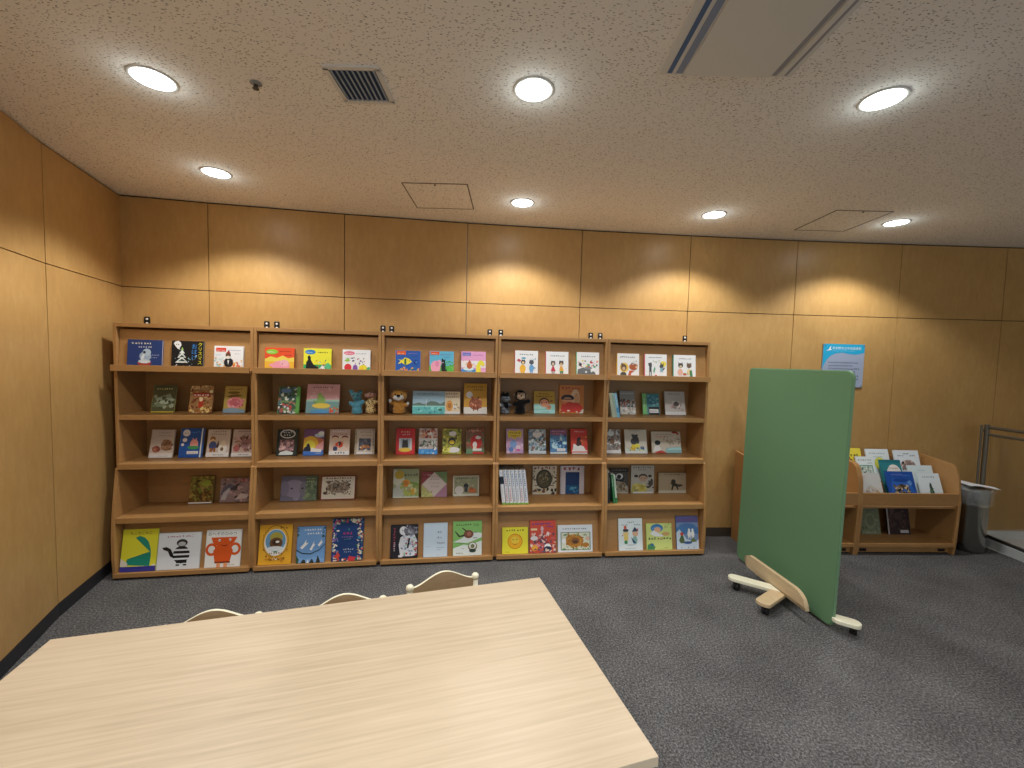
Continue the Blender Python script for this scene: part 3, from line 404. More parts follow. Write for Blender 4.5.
(0,0.547,0.304,0.4345,0.218,0.185,0.187,'8f7c7c','N 6 60 .07 0 0 1 1 a88c90 786c74 8c8088 5c5054 b89ca0;P 5c5c6c .02 .3 .1 .6 .3 .78 .6 .6 .5 .55 .3 .5 .2 .3;P b0b0b8 .04 .1 .12 .4 .3 .6 .36 .5 .24 .3 .2 .1;P 40383c .3 .5 .55 .75 .66 .78 .5 .5;E .72 .2 .24 .08 403a3c;P c0b4b4 .5 .1 .7 .36 .96 .3 .9 .14;N 2 14 .05 .4 .8 1 .98 a04c50 c0888c 7c5058','wide mauve and grey picture book with curving bird wing drawing, fourth shelf','6c5c60','D'),
(1,0.095,0.288,0.4345,0.272,0.194,0.250,'6c6c80','E .36 .5 .3 .36 8a88a0;E .1 .5 .13 .3 7c7c94;E .62 .46 .1 .3 74788c;E .3 .5 .03 .03 181820;E .6 .5 .03 .03 181820;R .68 .0 .32 1 5c7060;N 3 30 .06 .66 0 1 1 6c8468 48604c 7c9474 546c58;S .7 .86 .06 4 b8c490;S .7 .74 .06 4 b8c490;E .44 .2 .1 .2 8a88a0','wide grey lilac picture book with large pale elephant face, fourth shelf','566070','D'),
(1,0.397,0.293,0.4345,0.268,0.189,0.243,'d6d0c4','R 0 0 1 .03 7a2420;R 0 .97 1 .03 7a2420;R 0 0 .02 1 7a2420;R .98 0 .02 1 7a2420;S .14 .86 .075 10 5c3c30;E .5 .5 .34 .22 8c8478;N 4 150 .035 .14 .22 .86 .8 4c443c 6c6050 a89c88 3c3830 7c6c54;E .13 .28 .06 .06 4c483c','wide white picture book with dark red edge and swarm of tiny figures, fourth shelf','7a2420','D'),
(2,0.065,0.297,0.4345,0.210,0.237,0.174,'9fae86','P c8ccb8 0 .5 .3 .3 .5 .6 .3 .9 0 1;P 7c9c50 .4 1 .5 .6 1 .5 1 .3 .5 .4;P b8c0b8 0 0 0 .3 .3 .5 .5 .2 .3 0;E .24 .8 .18 .15 c8b03c;E .5 .5 .17 .13 d89c3c;E .5 .5 .1 .08 c87c30;E .76 .22 .16 .12 d8a83c;N 3 20 .09 .3 .02 1 .5 a8b85c c8cc98 94a860;S .44 .76 .11 5 4c4c38;R 0 0 1 .04 c8d0c0','pale green book with orange and yellow flower circles, fourth shelf','8c9c74','D'),
(2,0.297,0.304,0.4345,0.213,0.208,0.165,'b8a8a4','P 8c3c44 0 .5 0 1 .5 1;P 6c8c5c .5 1 1 1 1 .5;P a8809c 1 .5 1 0 .5 0;P b0b878 0 .5 0 0 .5 0;P cdc8c6 .5 .98 .96 .5 .5 .03 .04 .5;S .34 .66 .09 4 a89ca0;S .3 .52 .09 5 b0a4a8;S .36 .38 .09 4 a89ca0;S .1 .84 .1 3 d8b8b4;N 2 12 .05 .02 .02 .4 .2 c8cc88 a0a860','book with large white diamond between red, green and purple corners, fourth shelf','8c5c68','D'),
(2,0.561,0.302,0.4345,0.222,0.172,0.214,'c3c4b0','R .05 .06 .9 .88 8c9478;N 3 30 .08 .08 .1 .92 .9 7c8868 a0a888 90986c;E .24 .3 .17 .2 ccd4cc;E .5 .5 .09 .12 24282c;R .44 .2 .12 .26 3c4044;E .74 .26 .16 .12 b87040;E .7 .36 .08 .07 a86034;S .14 .82 .08 8 40443c;R .05 .04 .9 .08 c8d0c4','landscape book with pale frame around black and orange animals, fourth shelf','d8d8cc','D'),
(3,0.347,0.322,0.4345,0.213,0.249,0.066,'c9c3b0','S .04 .88 .155 6 8c2c2c;E .48 .54 .34 .34 38382c;E .48 .54 .27 .28 5c5438;N 3 30 .06 .26 .36 .72 .74 6c6048 8c8060 40402c;N 5 20 .07 .0 .02 1 .24 2c2c28 6c4c3c c8b890 e0d8c0;N 7 14 .05 .78 .3 1 .85 4c4838 8c8468;N 9 10 .05 0 .5 .14 .85 5c5844 7c7458;R .1 .3 .8 .03 4c4838','magazine-like book with big dark round insect photo and dark red title, fourth shelf','a8a490','D'),
(3,0.595,0.324,0.4345,0.217,0.248,0.059,'c5c4cc','R .22 0 .58 .78 16386c;S .12 .84 .19 4 8c2830;R .24 .02 .54 .3 1c5484;N 3 16 .06 .26 .02 .78 .24 3c84b0 2c6c98 1c4c7c 60a0c0;E .5 .2 .1 .06 4c94bc;R 0 0 .04 1 a8a8b4','white lilac book with tall dark blue panel and dark red title, fourth shelf','b8b4bc','D'),
(4,0.148,0.328,0.4345,0.172,0.225,0.050,'4c4a46','R 0 .84 1 .16 2c2a28;S .1 .9 .1 8 8c8478;E .5 .62 .28 .2 282a30;E .5 .68 .2 .12 c8ccd0;E .48 .66 .12 .09 2c2c34;E .36 .7 .03 .03 e8ecf0;P 9c9484 0 .1 .1 .4 .4 .5 .8 .42 1 .2 1 .02 0 .02;N 3 26 .08 .05 .05 .95 .42 8c8474 b0a898 6c6450 7c5c40;R 0 0 1 .05 b0aca4','dark picture book with a black and white animal above a hill, fourth shelf','383634','D'),
(4,0.342,0.322,0.4345,0.216,0.251,0.066,'b3b3ae','S .1 .9 .1 8 4c4c50;S .3 .82 .07 5 5c5c60;E .52 .58 .2 .12 403c3c;E .52 .53 .18 .11 b89c88;E .22 .62 .09 .05 403c3c;E .82 .62 .08 .05 403c3c;E .46 .54 .02 .02 302828;E .6 .54 .02 .02 302828;P c0b860 0 .02 .05 .3 .3 .36 .6 .3 .7 .02;N 3 30 .06 .02 .02 .8 .34 b8ac40 d8d0a0 98985c c8c47c;E .86 .36 .1 .1 54504c;N 4 10 .05 .7 .2 .98 .5 6c6860 40403c;R .1 .0 .84 .06 d8dad0','light grey picture book with girl with pigtails over yellow field, fourth shelf','a0a09c','D'),
(4,0.602,0.319,0.4345,0.272,0.183,0.106,'aa9e86','S .18 .88 .06 10 6c4c38;R .0 0 1 .14 b8b4a4;E .52 .56 .08 .12 34342c;P 34342c .4 .5 .5 .36 .7 .3 .86 .36 .7 .42 .56 .5;P 34342c .48 .4 .44 .16 .48 .12 .54 .36;P 34342c .6 .34 .66 .16 .7 .16 .66 .34;E .74 .38 .1 .05 44443c','wide beige picture book with a dark running insect-like figure, fourth shelf','98886c','D'),
(0,0.032,0.036,0.0405,0.224,0.290,0.186,'e2e03c','P 1f8c78 .14 .16 .18 .3 .8 .46 .36 .8 .48 .84 .62 .8 .74 .7 .82 .52 .84 .36 .82 .12;P dcd8c8 0 .13 .2 .13 .2 .2 0 .32;P e2e03c .18 .3 .78 .45 .34 .78 .12 .6;R 0 0 1 .12 3c3c98;P e8e4c8 .88 .12 1 .12 1 .16 .88 .16;T .2 .88 .105 5c5c40 もこもこもこ','large yellow book with plain green dome and blue base, bottom display far left','c8d43c','E'),
(0,0.262,0.036,0.0405,0.274,0.256,0.186,'dfe6ec','S .2 .87 .07 7 b06c88;T .68 .87 .08 b05c80 ねこ;E .56 .4 .2 .24 1c1c1e;R .36 .5 .4 .05 dfe6ec;R .36 .38 .4 .05 dfe6ec;R .36 .26 .4 .05 dfe6ec;E .56 .72 .13 .1 2c2c30;E .56 .69 .09 .06 b8bcc0;R .45 .1 .08 .14 1c1c1e;R .62 .1 .08 .14 1c1c1e;R .45 .14 .08 .03 dfe6ec;R .62 .14 .08 .03 dfe6ec;P 1c1c1e .4 .3 .3 .36 .24 .5 .14 .54 .1 .6 .2 .62 .3 .56 .36 .44','white book with black and white striped figure, bottom display first bookcase','c8d0d8','E'),
(0,0.572,0.036,0.0405,0.236,0.264,0.186,'eceeec','T .04 .86 .118 3c7c84 おへそのひみつ;E .17 .48 .17 .17 dd5c24;E .17 .48 .1 .1 eceeec;E .83 .48 .17 .17 dd5c24;E .83 .48 .1 .1 eceeec;P dd5c24 .14 .8 .88 .8 .8 .66 .68 .58 .78 .44 .7 .14 .28 .14 .22 .44 .32 .58 .2 .66;E .38 .72 .035 .035 ffffff;E .68 .73 .035 .035 ffffff;E .39 .71 .015 .015 202020;E .67 .72 .015 .015 202020;P 7c2418 .4 .62 .48 .57 .56 .56 .64 .6 .56 .585 .48 .59;R .28 .11 .44 .04 6c2c1c;R .34 .0 .1 .12 e8a070;R .54 0 .1 .12 e8a070;S .62 .05 .04 6 8c8c84','white book with large orange two-handled cup shape, bottom display first bookcase','dcdcd4','E'),
(1,0.033,0.036,0.0405,0.228,0.286,0.186,'e3ac32','E .5 .58 .4 .42 b08434;E .5 .58 .37 .39 e9b43c;N 3 60 .03 .1 .2 .9 .95 b07c28 8c6424 c89434;P e3ac32 .2 .36 .2 .8 .3 .86 .7 .86 .8 .8 .8 .36;E .5 .56 .34 .34 e8ece8;E .5 .6 .31 .28 6a9cc0;E .52 .68 .2 .14 a8a048;E .52 .54 .2 .14 6c4c30;E .52 .56 .12 .07 3c2c20;E .56 .57 .06 .03 f0ece0;P 3c7c54 .46 .3 .56 .3 .52 .48;E .5 .4 .26 .06 dfe8ec;S .3 .26 .075 6 8c4c20;E .5 .14 .08 .03 e8e0c8;S .3 .14 .04 3 a06c28;N 5 16 .04 .2 .08 .8 .22 c88c2c a07024',"large golden yellow book with bird's nest in a white oval, bottom display",'c88c20','E'),
(1,0.297,0.036,0.0405,0.201,0.265,0.186,'6f9cd0','S .24 .88 .09 7 eaf0f6;S .36 .78 .09 6 eaf0f6;P eef2f6 .12 .42 .24 .52 .34 .64 .32 .54 .42 .56 .3 .46 .2 .38;P eef2f6 .46 .36 .54 .48 .62 .6 .6 .5 .66 .5 .58 .42 .54 .34;P eef2f6 .74 .48 .82 .56 .88 .64 .87 .56 .93 .58 .86 .5 .8 .44;P 2c3c40 0 .38 .2 .28 .5 .26 .8 .36 1 .52 1 .49 .8 .33 .5 .23 .2 .25 0 .34;P 7ca8dc 0 .2 .3 .1 .6 .16 1 .1 1 0 0 0;P 2c3430 .16 0 .24 .1 .32 .08 .34 0;P 2c3430 .46 0 .56 .12 .64 0;P 2c3430 .7 0 .76 .2 .82 .1 .86 0;P e0e8ec .36 0 .42 .1 .46 0;P 3c5c40 0 0 0 .22 .1 .1 .08 0;N 4 10 .03 .9 .7 1 .98 3c6c48 2c4c44;N 7 10 .03 0 .7 .06 .98 3c6c48 2c4c44','sky blue book with three white leaping figures over a dark arc, bottom display','4c74a4','E'),
(1,0.548,0.036,0.0405,0.228,0.316,0.186,'1e3f78','N 3 50 .04 .0 .0 .2 1 c8ccb8 c84c60 3c7c68 8c6cb0 e8e0d0 4c8cb0;N 4 50 .04 .8 0 1 1 c8ccb8 e06c48 3c7c68 d8a84c e8e0d0 4c8cb0;N 5 30 .035 .1 .88 .9 1 c8ccb8 c84c60 3c7c68 e8e0d0;N 6 26 .035 .1 0 .9 .1 b83c50 3c7c68 e8c8c0 d04c38;S .34 .62 .12 3 c8448c;S .32 .55 .06 6 a87cb8;S .38 .5 .05 5 68a890;S .36 .26 .07 5 c8d0dc;S .4 .2 .06 4 a8b4cc;R .52 .72 .03 .04 4ca890;P c84838 .08 .1 .2 .22 .28 .14 .22 .06;E .64 .04 .12 .07 c83c48;E .7 .94 .06 .05 e8e4c8','tall dark blue book bordered with flowers and leaves, pink title, bottom display','182c58','E'),
(2,0.083,0.036,0.0405,0.209,0.254,0.186,'23222a','S .1 .86 .1 8 b04c60 v;S .12 .46 .07 5 c8ccd4 v;P d8dce4 .36 .1 .3 .4 .36 .62 .5 .7 .6 .66 .85 .74 .98 .5 .96 .1 .8 .06 .5 .06;E .46 .82 .14 .13 dde0e6;E .72 .82 .24 .15 6c6c78;N 3 24 .05 .56 .7 .98 .98 a8acb8 383844 888c98;N 4 60 .04 .4 .1 .95 .66 7c98b8 c84c58 3c4c6c dfe4ec a8b4c8 9cc0a8;P dde0e6 .3 .04 .3 .1 .45 .1 .45 .04;E .44 .83 .015 .02 23222a;P 23222a .6 .3 .66 .3 .72 .6 .66 .6','black book with pale sketched child in patterned clothes, bottom display middle bookcase','1c1c24','E'),
(2,0.336,0.036,0.0405,0.186,0.259,0.186,'c9dcec','T .56 .7 .11 3c4858 まだ;T .56 .54 .11 3c4858 ない;S .56 .38 .09 4 3c4858;S .56 .26 .045 7 6c7c8c;S .56 .2 .04 4 6c7c8c;S .12 .3 .04 5 a8a8ac;S .56 .06 .03 3 8c9cac','plain pale blue book with small vertical rows of lettering, bottom display','b0c4d4','E'),
(2,0.566,0.036,0.0405,0.229,0.266,0.186,'dfe9e6','P 86bf6c 0 1 0 .4 .3 .5 .6 .7 1 .64 1 1;P 86bf6c 0 .4 0 .22 .5 .36 1 .52 1 .42 .5 .3;S .1 .87 .08 7 2c2c24;T .7 .85 .1 2c2c24 ひみ;E .54 .62 .17 .12 7c4c3c;E .56 .63 .08 .06 a8705c;P 443830 .4 .62 .24 .58 .08 .72 .06 .7 .2 .54 .4 .56;P 443830 .44 .7 .3 .8 .32 .82 .48 .72;R .7 .5 .14 .015 443830;R .7 .66 .14 .015 443830;E .68 .26 .16 .13 8c7c60;E .68 .28 .12 .09 dfe9e6;E .68 .27 .07 .06 7c7c50;E .68 .14 .12 .05 2c3c34;S .3 .2 .03 3 3c3c3c;S .12 .06 .05 5 5c6c5c','white and green book with a brown beetle and a spiral creature, bottom display','7cb868','E'),
(3,0.064,0.036,0.0405,0.210,0.207,0.186,'e9e23c','S .16 .85 .095 4 3c3c30;S .58 .85 .095 3 3c3c30;E .5 .47 .29 .29 d07c1c;E .5 .47 .265 .265 f0b424;E .5 .52 .16 .14 f6d044;E .42 .54 .02 .03 a86418;E .57 .54 .02 .03 a86418;P b86c18 .36 .4 .5 .32 .64 .4 .5 .35;S .12 .06 .035 5 8c8c28','square yellow book with an orange smiling round face, bottom display','c8c430','E'),
(3,0.291,0.036,0.0405,0.216,0.256,0.186,'cf5240','S .08 .87 .105 7 3c3c9c;S .62 .78 .1 3 3c3c9c;R .04 .7 .24 .06 f0d8a8;P d8b8bc .42 .4 .44 .7 .4 .72 .44 .82 .5 .82 .54 .72 .5 .7 .54 .4;N 3 70 .06 0 .1 1 .6 e0949c 7c3c44 f0dcd8 5c4c5c c8686c e8b8a8;P 8c4048 .16 .3 .46 .5 .76 .3 .7 .28 .46 .44 .22 .28;E .18 .16 .12 .09 e8a83c;E .16 .46 .14 .07 e0dcdc;E .68 .18 .13 .11 eef0f4;E .68 .12 .16 .09 2c3450;N 5 20 .05 0 0 1 .12 9c4c54 6c5c74 e0c0b0','red book with pale tower and busy house scene, bottom display','a83c34','E'),
(3,0.524,0.036,0.0405,0.292,0.215,0.186,'e1e8ee','S .14 .84 .05 5 3c5c7c;S .4 .83 .055 8 34424c;R .08 .08 .86 .66 2f6c50;R .1 .1 .82 .62 d8dcc8;E .48 .42 .26 .24 c08434;N 3 40 .05 .24 .14 .74 .7 b07830 d09c4c a06c28;E .5 .42 .12 .12 8c5c34;E .5 .38 .08 .06 5c3c28;E .17 .42 .06 .09 e8ecf4;E .86 .5 .06 .08 d8b8a8;E .8 .26 .1 .09 b07830;N 5 30 .03 .1 .1 .92 .2 4c7c54 88a460 e8e4d0;N 7 20 .03 .1 .6 .92 .7 4c7c54 b8c088','wide pale blue-white book with lion-brown creature inside green frame, bottom display','c8d0d8','E'),
(4,0.142,0.036,0.0405,0.207,0.260,0.186,'dfebee','S .12 .78 .07 4 3c4c54;S .38 .86 .075 4 3c4c54;S .66 .78 .07 4 3c4c54;E .3 .54 .12 .11 e4cc98;E .3 .63 .12 .05 3c4c54;E .28 .72 .06 .06 d86048;E .31 .4 .09 .13 e8cf70;E .3 .26 .07 .06 3c8c54;P c88c5c .16 .5 .12 .44 .2 .46;E .7 .53 .12 .1 e0b494;P 3c4c64 .56 .58 .68 .74 .84 .6;P c83c34 .76 .66 .84 .7 .8 .6;E .68 .32 .1 .13 8cb8b0;P 2c4c74 .52 .42 .66 .3 .74 .22 .6 .24;S .36 .16 .05 6 4c5c64;S .26 .06 .04 12 7c8c94','pale blue-white book with two seated figures in feathered hats, bottom display','c4d0d4','E'),
(4,0.383,0.036,0.0405,0.225,0.216,0.186,'cfdc84','E .42 .82 .24 .16 3f7cb4;E .42 .78 .2 .11 5c94c8;E .44 .76 .13 .1 e0b08c;P e8ecec .14 .62 .3 .74 .54 .6 .74 .56 .6 .5 .3 .52;E .76 .6 .16 .07 d0a86c;S .07 .38 .115 3 2c3c30;S .42 .38 .115 2 a0403c;S .66 .38 .115 3 2c3c30;P 4c8c5c .02 .02 .04 .2 .2 .26 .34 .12 .3 .02;E .22 .2 .06 .05 3c6c98;S .7 .06 .04 4 6c7c44;N 4 10 .03 .7 .84 .98 .98 e0e49c 9cb068','square yellow-green book with girl in blue hat lying down, bottom display','a8b864','E'),
(4,0.650,0.036,0.0405,0.195,0.274,0.186,'7c94bc','R 0 .8 1 .2 5c5c94;S .08 .86 .12 7 7c4c84;S .1 .78 .07 9 6c88b8;E .5 .66 .4 .12 5078b0;R 0 .46 1 .2 4c7cb4;P c8d8e8 0 0 0 .5 .14 .6 .34 .42 .46 .3 .9 .24 1 .3 1 0;E .58 .58 .05 .04 f4f8fa;E .74 .58 .05 .04 f4f8fa;E .58 .46 .08 .1 f4f8fa;E .74 .46 .08 .1 f4f8fa;R .53 .32 .03 .1 f4f8fa;R .61 .32 .03 .1 f4f8fa;R .69 .32 .03 .1 f4f8fa;R .77 .32 .03 .1 f4f8fa;P 3c6c48 .1 .26 .26 .5 .36 .26;E .24 .46 .08 .05 c84c3c;P 6c7c4c .6 .22 .76 .36 .92 .22;E .5 .2 .2 .04 3c5c94;E .24 .26 .12 .08 5c6c44;R .2 .04 .03 .04 5c6c8c;R .5 .04 .03 .04 5c6c8c;R .76 .04 .03 .04 5c6c8c','tall blue book with two white figures above snowy trees, bottom display','5c74a0','E'),
(5,0.081,0.05,0.4245,0.199,0.275,0.35,'c9c8c4','E .5 .3 .3 .3 b8b4ac;P d8d6d2 .4 .3 .44 .6 .5 .4;P d8d6d2 .54 .4 .6 .62 .64 .3;E .54 .3 .14 .14 d4d2ce;N 3 20 .05 .05 .3 .95 .6 a8a49c d0c4a8 c8c0b4;N 5 8 .03 .05 .35 .9 .5 c8843c b0a090;S .1 .86 .06 4 a87c88','cream grey book with faint rabbit drawing, front tier of low bookcase',None,"F"),
(5,0.34,0.05,0.4245,0.251,0.291,0.35,'1f4fa0','P 2c64b8 0 .2 .2 .8 .8 .7 1 .3 1 0 0 0;S .2 .88 .07 6 8c8cc8;S .58 .86 .06 5 6c9cd8;N 4 60 .05 .2 .36 .75 .58 2c2824 c8b898 8c7450 4c3c2c;E .8 .66 .08 .08 5c8ccc;E .5 .74 .3 .05 1a4490','bright blue book with animal group on its cover, front tier of low bookcase',None,"F"),
(5,0.632,0.05,0.4245,0.202,0.278,0.35,'dce6ea','S .2 .86 .085 7 6c8094;E .5 .5 .07 .12 2c4438;E .5 .62 .05 .08 24382c;E .5 .42 .1 .09 3c5c48;N 3 12 .03 .42 .34 .6 .6 4c7c5c 2c3c34 6c8c7c','white book with dark green bottle-shaped figure, front tier of low bookcase',None,"F"),
(5,0.149,0.14,0.5045,0.163,0.321,0.35,'dfe6e4','S .1 .88 .1 8 3c3c40;S .6 .8 .08 4 4c4c54;R .12 .42 .76 .34 6c9c8c;R .17 .45 .66 .28 b8c8bc;N 3 30 .05 .2 .46 .8 .72 3c443c 7c8c7c dcdcd4;R .1 .36 .8 .03 4c8474','white book with green framed illustration, middle tier beside the shelf side',None,"F"),
(5,0.366,0.14,0.5045,0.196,0.294,0.35,'2f8088','E .62 .66 .3 .2 ece6dc;E .44 .62 .18 .14 ece6dc;E .78 .6 .18 .14 ece6dc;S .4 .72 .09 5 b8705c;S .42 .6 .09 5 a87c64;E .2 .56 .06 .05 24486c;R 0 .92 1 .08 26707c','teal book with white cloud-shaped panel, middle tier of low bookcase',None,"F"),
(5,0.622,0.14,0.5045,0.23,0.248,0.35,'d5e2e4','S .4 .8 .06 5 8cacb0;S .3 .64 .045 10 a8bcc0;S .5 .5 .045 3 6c8890','plain pale grey-blue book, middle tier of low bookcase',None,"F"),
(5,0.101,0.23,0.5845,0.149,0.298,0.3,'ead84c','S .3 .74 .2 2 3c342c;S .66 .74 .2 1 3c342c;N 3 24 .07 .1 .5 .95 .72 7c5c34 a0502c 3c342c','yellow book with brown figure and dark numerals, back tier of low bookcase',None,"F"),
(5,0.3,0.23,0.5845,0.217,0.293,0.3,'e2eaec','S .12 .84 .08 9 7c9498;S .3 .74 .06 7 8ca4a0;E .55 .54 .24 .2 e6e25c;N 3 8 .04 .4 .4 .8 .6 f0ec80 d8d44c','white book with yellow ball shape, back tier of low bookcase',None,"F"),
(5,0.57,0.23,0.5845,0.238,0.285,0.3,'e3eaf0','S .14 .8 .08 3 3c4858;S .38 .86 .08 3 3c4858;S .62 .8 .08 3 3c4858;E .5 .52 .3 .17 a89088;N 3 40 .05 .24 .36 .8 .66 7c645c b8a098 8c7c78 d8c8c0;E .3 .6 .05 .04 30282c','white book with curved title and brown bear picture, back tier of low bookcase',None,"F"),
(5,0.222,0.2,0.1045,0.18,0.235,0.2,'7c8468','N 3 50 .05 .08 .1 .92 .9 6c7458 98a084 5c644c 8c9478;E .5 .5 .3 .3 8c9474;E .5 .52 .2 .2 747c60;S .2 .06 .06 9 c8c8b4;S .2 .86 .08 7 5c644c','grey-green book with leafy line drawing, bottom shelf of low bookcase',None,"F"),
(5,0.474,0.2,0.1045,0.215,0.235,0.2,'33262a','N 3 40 .09 .05 .2 .95 .95 40302f 2c2024 4c383a 5c4444;R 0 0 .06 1 b8b0ac;R .54 .06 .36 .11 c8c4c4;E .5 .7 .2 .14 4c3a3c','dark brown-black book with white label on its lower corner, bottom shelf',None,"F"),
(6,.045,.23,.5845,.16,.262,.3,'d88a5c','R .1 .1 .8 .8 e8b890;S .1 .88 .1 8 7c3c24','orange picture book peeking out of the low bookcase hidden by the green screen',None,"H"),
]
GROUPS = {'A': 'picture books on the sloped top display', 'B': 'books on the second shelf', 'C': 'books on the third shelf', 'D': 'books on the fourth shelf', 'E': 'large books on the sloped bottom display', 'F': 'books in the low tiered bookcase', 'H': None}
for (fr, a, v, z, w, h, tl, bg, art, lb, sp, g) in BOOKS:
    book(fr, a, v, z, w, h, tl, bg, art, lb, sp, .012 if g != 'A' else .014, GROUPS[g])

# ------------------------------------------------------------------ display bookshelves
def bookshelf(i, label):
    (x, y), d, L = FR[i]
    t = thing('display_bookshelf', label, 'bookshelf', (x, y, 0), (0, 0, math.radians(d)), 'display bookshelves along the back wall')
    g = .0004; D = .372; T = .021
    prof = [(.060, 0), (.040, .02), (.020, .035), (.014, .15), (.014, .30), (.026, .46), (.044, .60), (.064, .73), (.068, .772), (.084, .780), (.084, 1.80), (D, 1.80), (D, 0)]
    for a in (g, L-g-T):
        bm = bmesh.new(); prism(bm, prof, a, a+T, 'x'); finish('side_panel', bm, W_SHELF, t, bevel=.002)
    a, b = g+T, L-g-T
    bm = bmesh.new(); box(bm, a, b, D-.010, D-.002, .03, 1.778); finish('back_panel', bm, W_SHELF, t)
    def sh(name, v0, z0, z1, v1=D-.01, bev=.002):
        bm = bmesh.new(); box(bm, a, b, v0, v1, z0, z1); return finish(name, bm, W_SHELF, t, bevel=bev)
    sh('top_board', .084, 1.772, 1.80)
    sh('shelf', .086, 1.118, 1.153); sh('shelf', .060, .770, .81); sh('shelf', .028, .394, .434)
    sh('plinth', .07, 0, .034, .09)
    # upper display flap
    bm = bmesh.new(); prism(bm, [(.090, 1.470), (.117, 1.758), (.133, 1.758), (.106, 1.470)], a+.003, b-.003, 'x'); fl = finish('display_flap', bm, W_SHELF, t, bevel=.001)
    bm = bmesh.new(); prism(bm, [(.036, 1.465), (.036, 1.508), (.044, 1.508), (.050, 1.484), (.105, 1.484), (.105, 1.465)], g+.010, L-g-.010, 'x'); finish('book_ledge', bm, W_SHELF, fl, bevel=.0015)
    # lower display board
    bm = bmesh.new(); prism(bm, [(.050, .022), (.118, .382), (.134, .382), (.066, .022)], a+.001, b-.001, 'x'); fl = finish('lower_display_board', bm, W_SHELF, t, bevel=.001)
    bm = bmesh.new(); prism(bm, [(0, .018), (.001, .049), (.008, .049), (.013, .040), (.064, .040), (.064, .018)], g+.014, L-g-.014, 'x'); finish('lower_book_ledge', bm, W_SHELF, fl, bevel=.0015)
for i, lb in enumerate(['wooden display bookshelf nearest the left corner, with a navy ghost book at top', 'wooden display bookshelf second from the left corner, with the blue and the spotted puppet',
    'middle wooden display bookshelf of the row, with the tan puppet', 'wooden display bookshelf with the black monkey puppet and the seven leaning white volumes', 'wooden display bookshelf at the right end of the row, beside the green screen']):
    bookshelf(i, lb)
# anti-tip brackets on the wall above the shelves
CL = [(-2.804,3.188,1.852), (-1.981,3.346,1.849), (-1.908,3.359,1.852), (-1.094,3.494,1.854), (-1.024,3.505,1.853), (-.204,3.619,1.856), (-.109,3.629,1.859), (.692,3.717,1.86), (.778,3.723,1.863), (1.562,3.784,1.862)]
CLB = ['over the far left end of the shelf row', 'over first shelf joint, left one', 'over first shelf joint, right one', 'over second shelf joint, left one', 'over second shelf joint, right one', 'over third shelf joint, left one', 'over third shelf joint, right one', 'over fourth shelf joint, left one', 'over fourth shelf joint, right one', 'over the right end of the shelf row']
def wall_at(x):
    for a, b in zip(WP, WP[1:]):
        if a[0] <= x <= b[0]: return a[1]+(b[1]-a[1])*(x-a[0])/(b[0]-a[0]), math.atan2(b[1]-a[1], b[0]-a[0])
for (x, y, z), lb in zip(CL, CLB):
    yy, an = wall_at(x)
    t = thing('wall_bracket', 'small black wall bracket ' + lb, 'bracket', (x, yy, 1.80), (0, 0, an), 'brackets above the bookshelves')
    bm = bmesh.new(); prism(bm, fillet([(-.02, 0, 0), (.02, 0, 0), (.02, .07, 1), (-.02, .07, 1)], .008), -.004, 0, 'y'); box(bm, -.02, .02, -.07, 0, 0, .003)
    finish('plate', bm, M_BLACK, t)
    for q in (.02, .052):
        bm = bmesh.new(); lathe(bm, [(.0085, 0), (.0085, .002), (.004, .0035)], n=12, M=Matrix.Translation((0, -.004, q)) @ Matrix.Rotation(PI/2, 4, 'X')); finish('screw', bm, mat('white_screw', '#e6e6e2', .4), t)
# ------------------------------------------------------------------ low book carts
def cart(i, label):
    (x, y), d, L = FR[i]
    t = thing('low_bookcase', label, 'bookcase', (x, y, 0), (0, 0, math.radians(d)), 'low tiered bookcases behind the green screen')
    D = .36; T = .021; g = .001
    prof = fillet([(.020, 0, 0), (.008, .12, 0), (-.002, .46, 0), (.016, .67, .6), (.060, .790, .9), (D, .824, 0), (D, 0, 0)], .05)
    for a in (g, L-g-T):
        bm = bmesh.new(); prism(bm, prof, a, a+T, 'x'); finish('side_panel', bm, W_CART, t, bevel=.002)
    a, b = g+T, L-g-T
    def sh(name, *q, bev=.002):
        bm = bmesh.new(); box(bm, a, b, *q); return finish(name, bm, W_CART, t, bevel=bev)
    sh('back_panel', D-.012, D-.002, .03, .80)
    sh('front_rail', .004, .022, .441, .548)
    sh('bottom_shelf', .012, D-.012, .072, .104)
    sh('plinth', .05, .068, .012, .072)
    bm = bmesh.new()
    prism(bm, [(.022, .412), (.022, .424), (.10, .424), (.10, .504), (.19, .504), (.19, .584), (D-.012, .584), (D-.012, .572), (.202, .572), (.202, .492), (.112, .492), (.112, .412)], a, b, 'x')
    finish('stepped_tier', bm, W_CART, t)
    for s in (a+.04, b-.10):
        bm = bmesh.new(); box(bm, s, s+.06, .0455, .0505, .022, .046); finish('slot_shade_strip', bm, M_BLACK, t)  # thin black strip put in for the shade of a plinth slot
cart(5, 'low wooden tiered bookcase beside the metal bin, holding face-out books')
cart(6, 'low wooden bookcase mostly hidden behind the green screen')
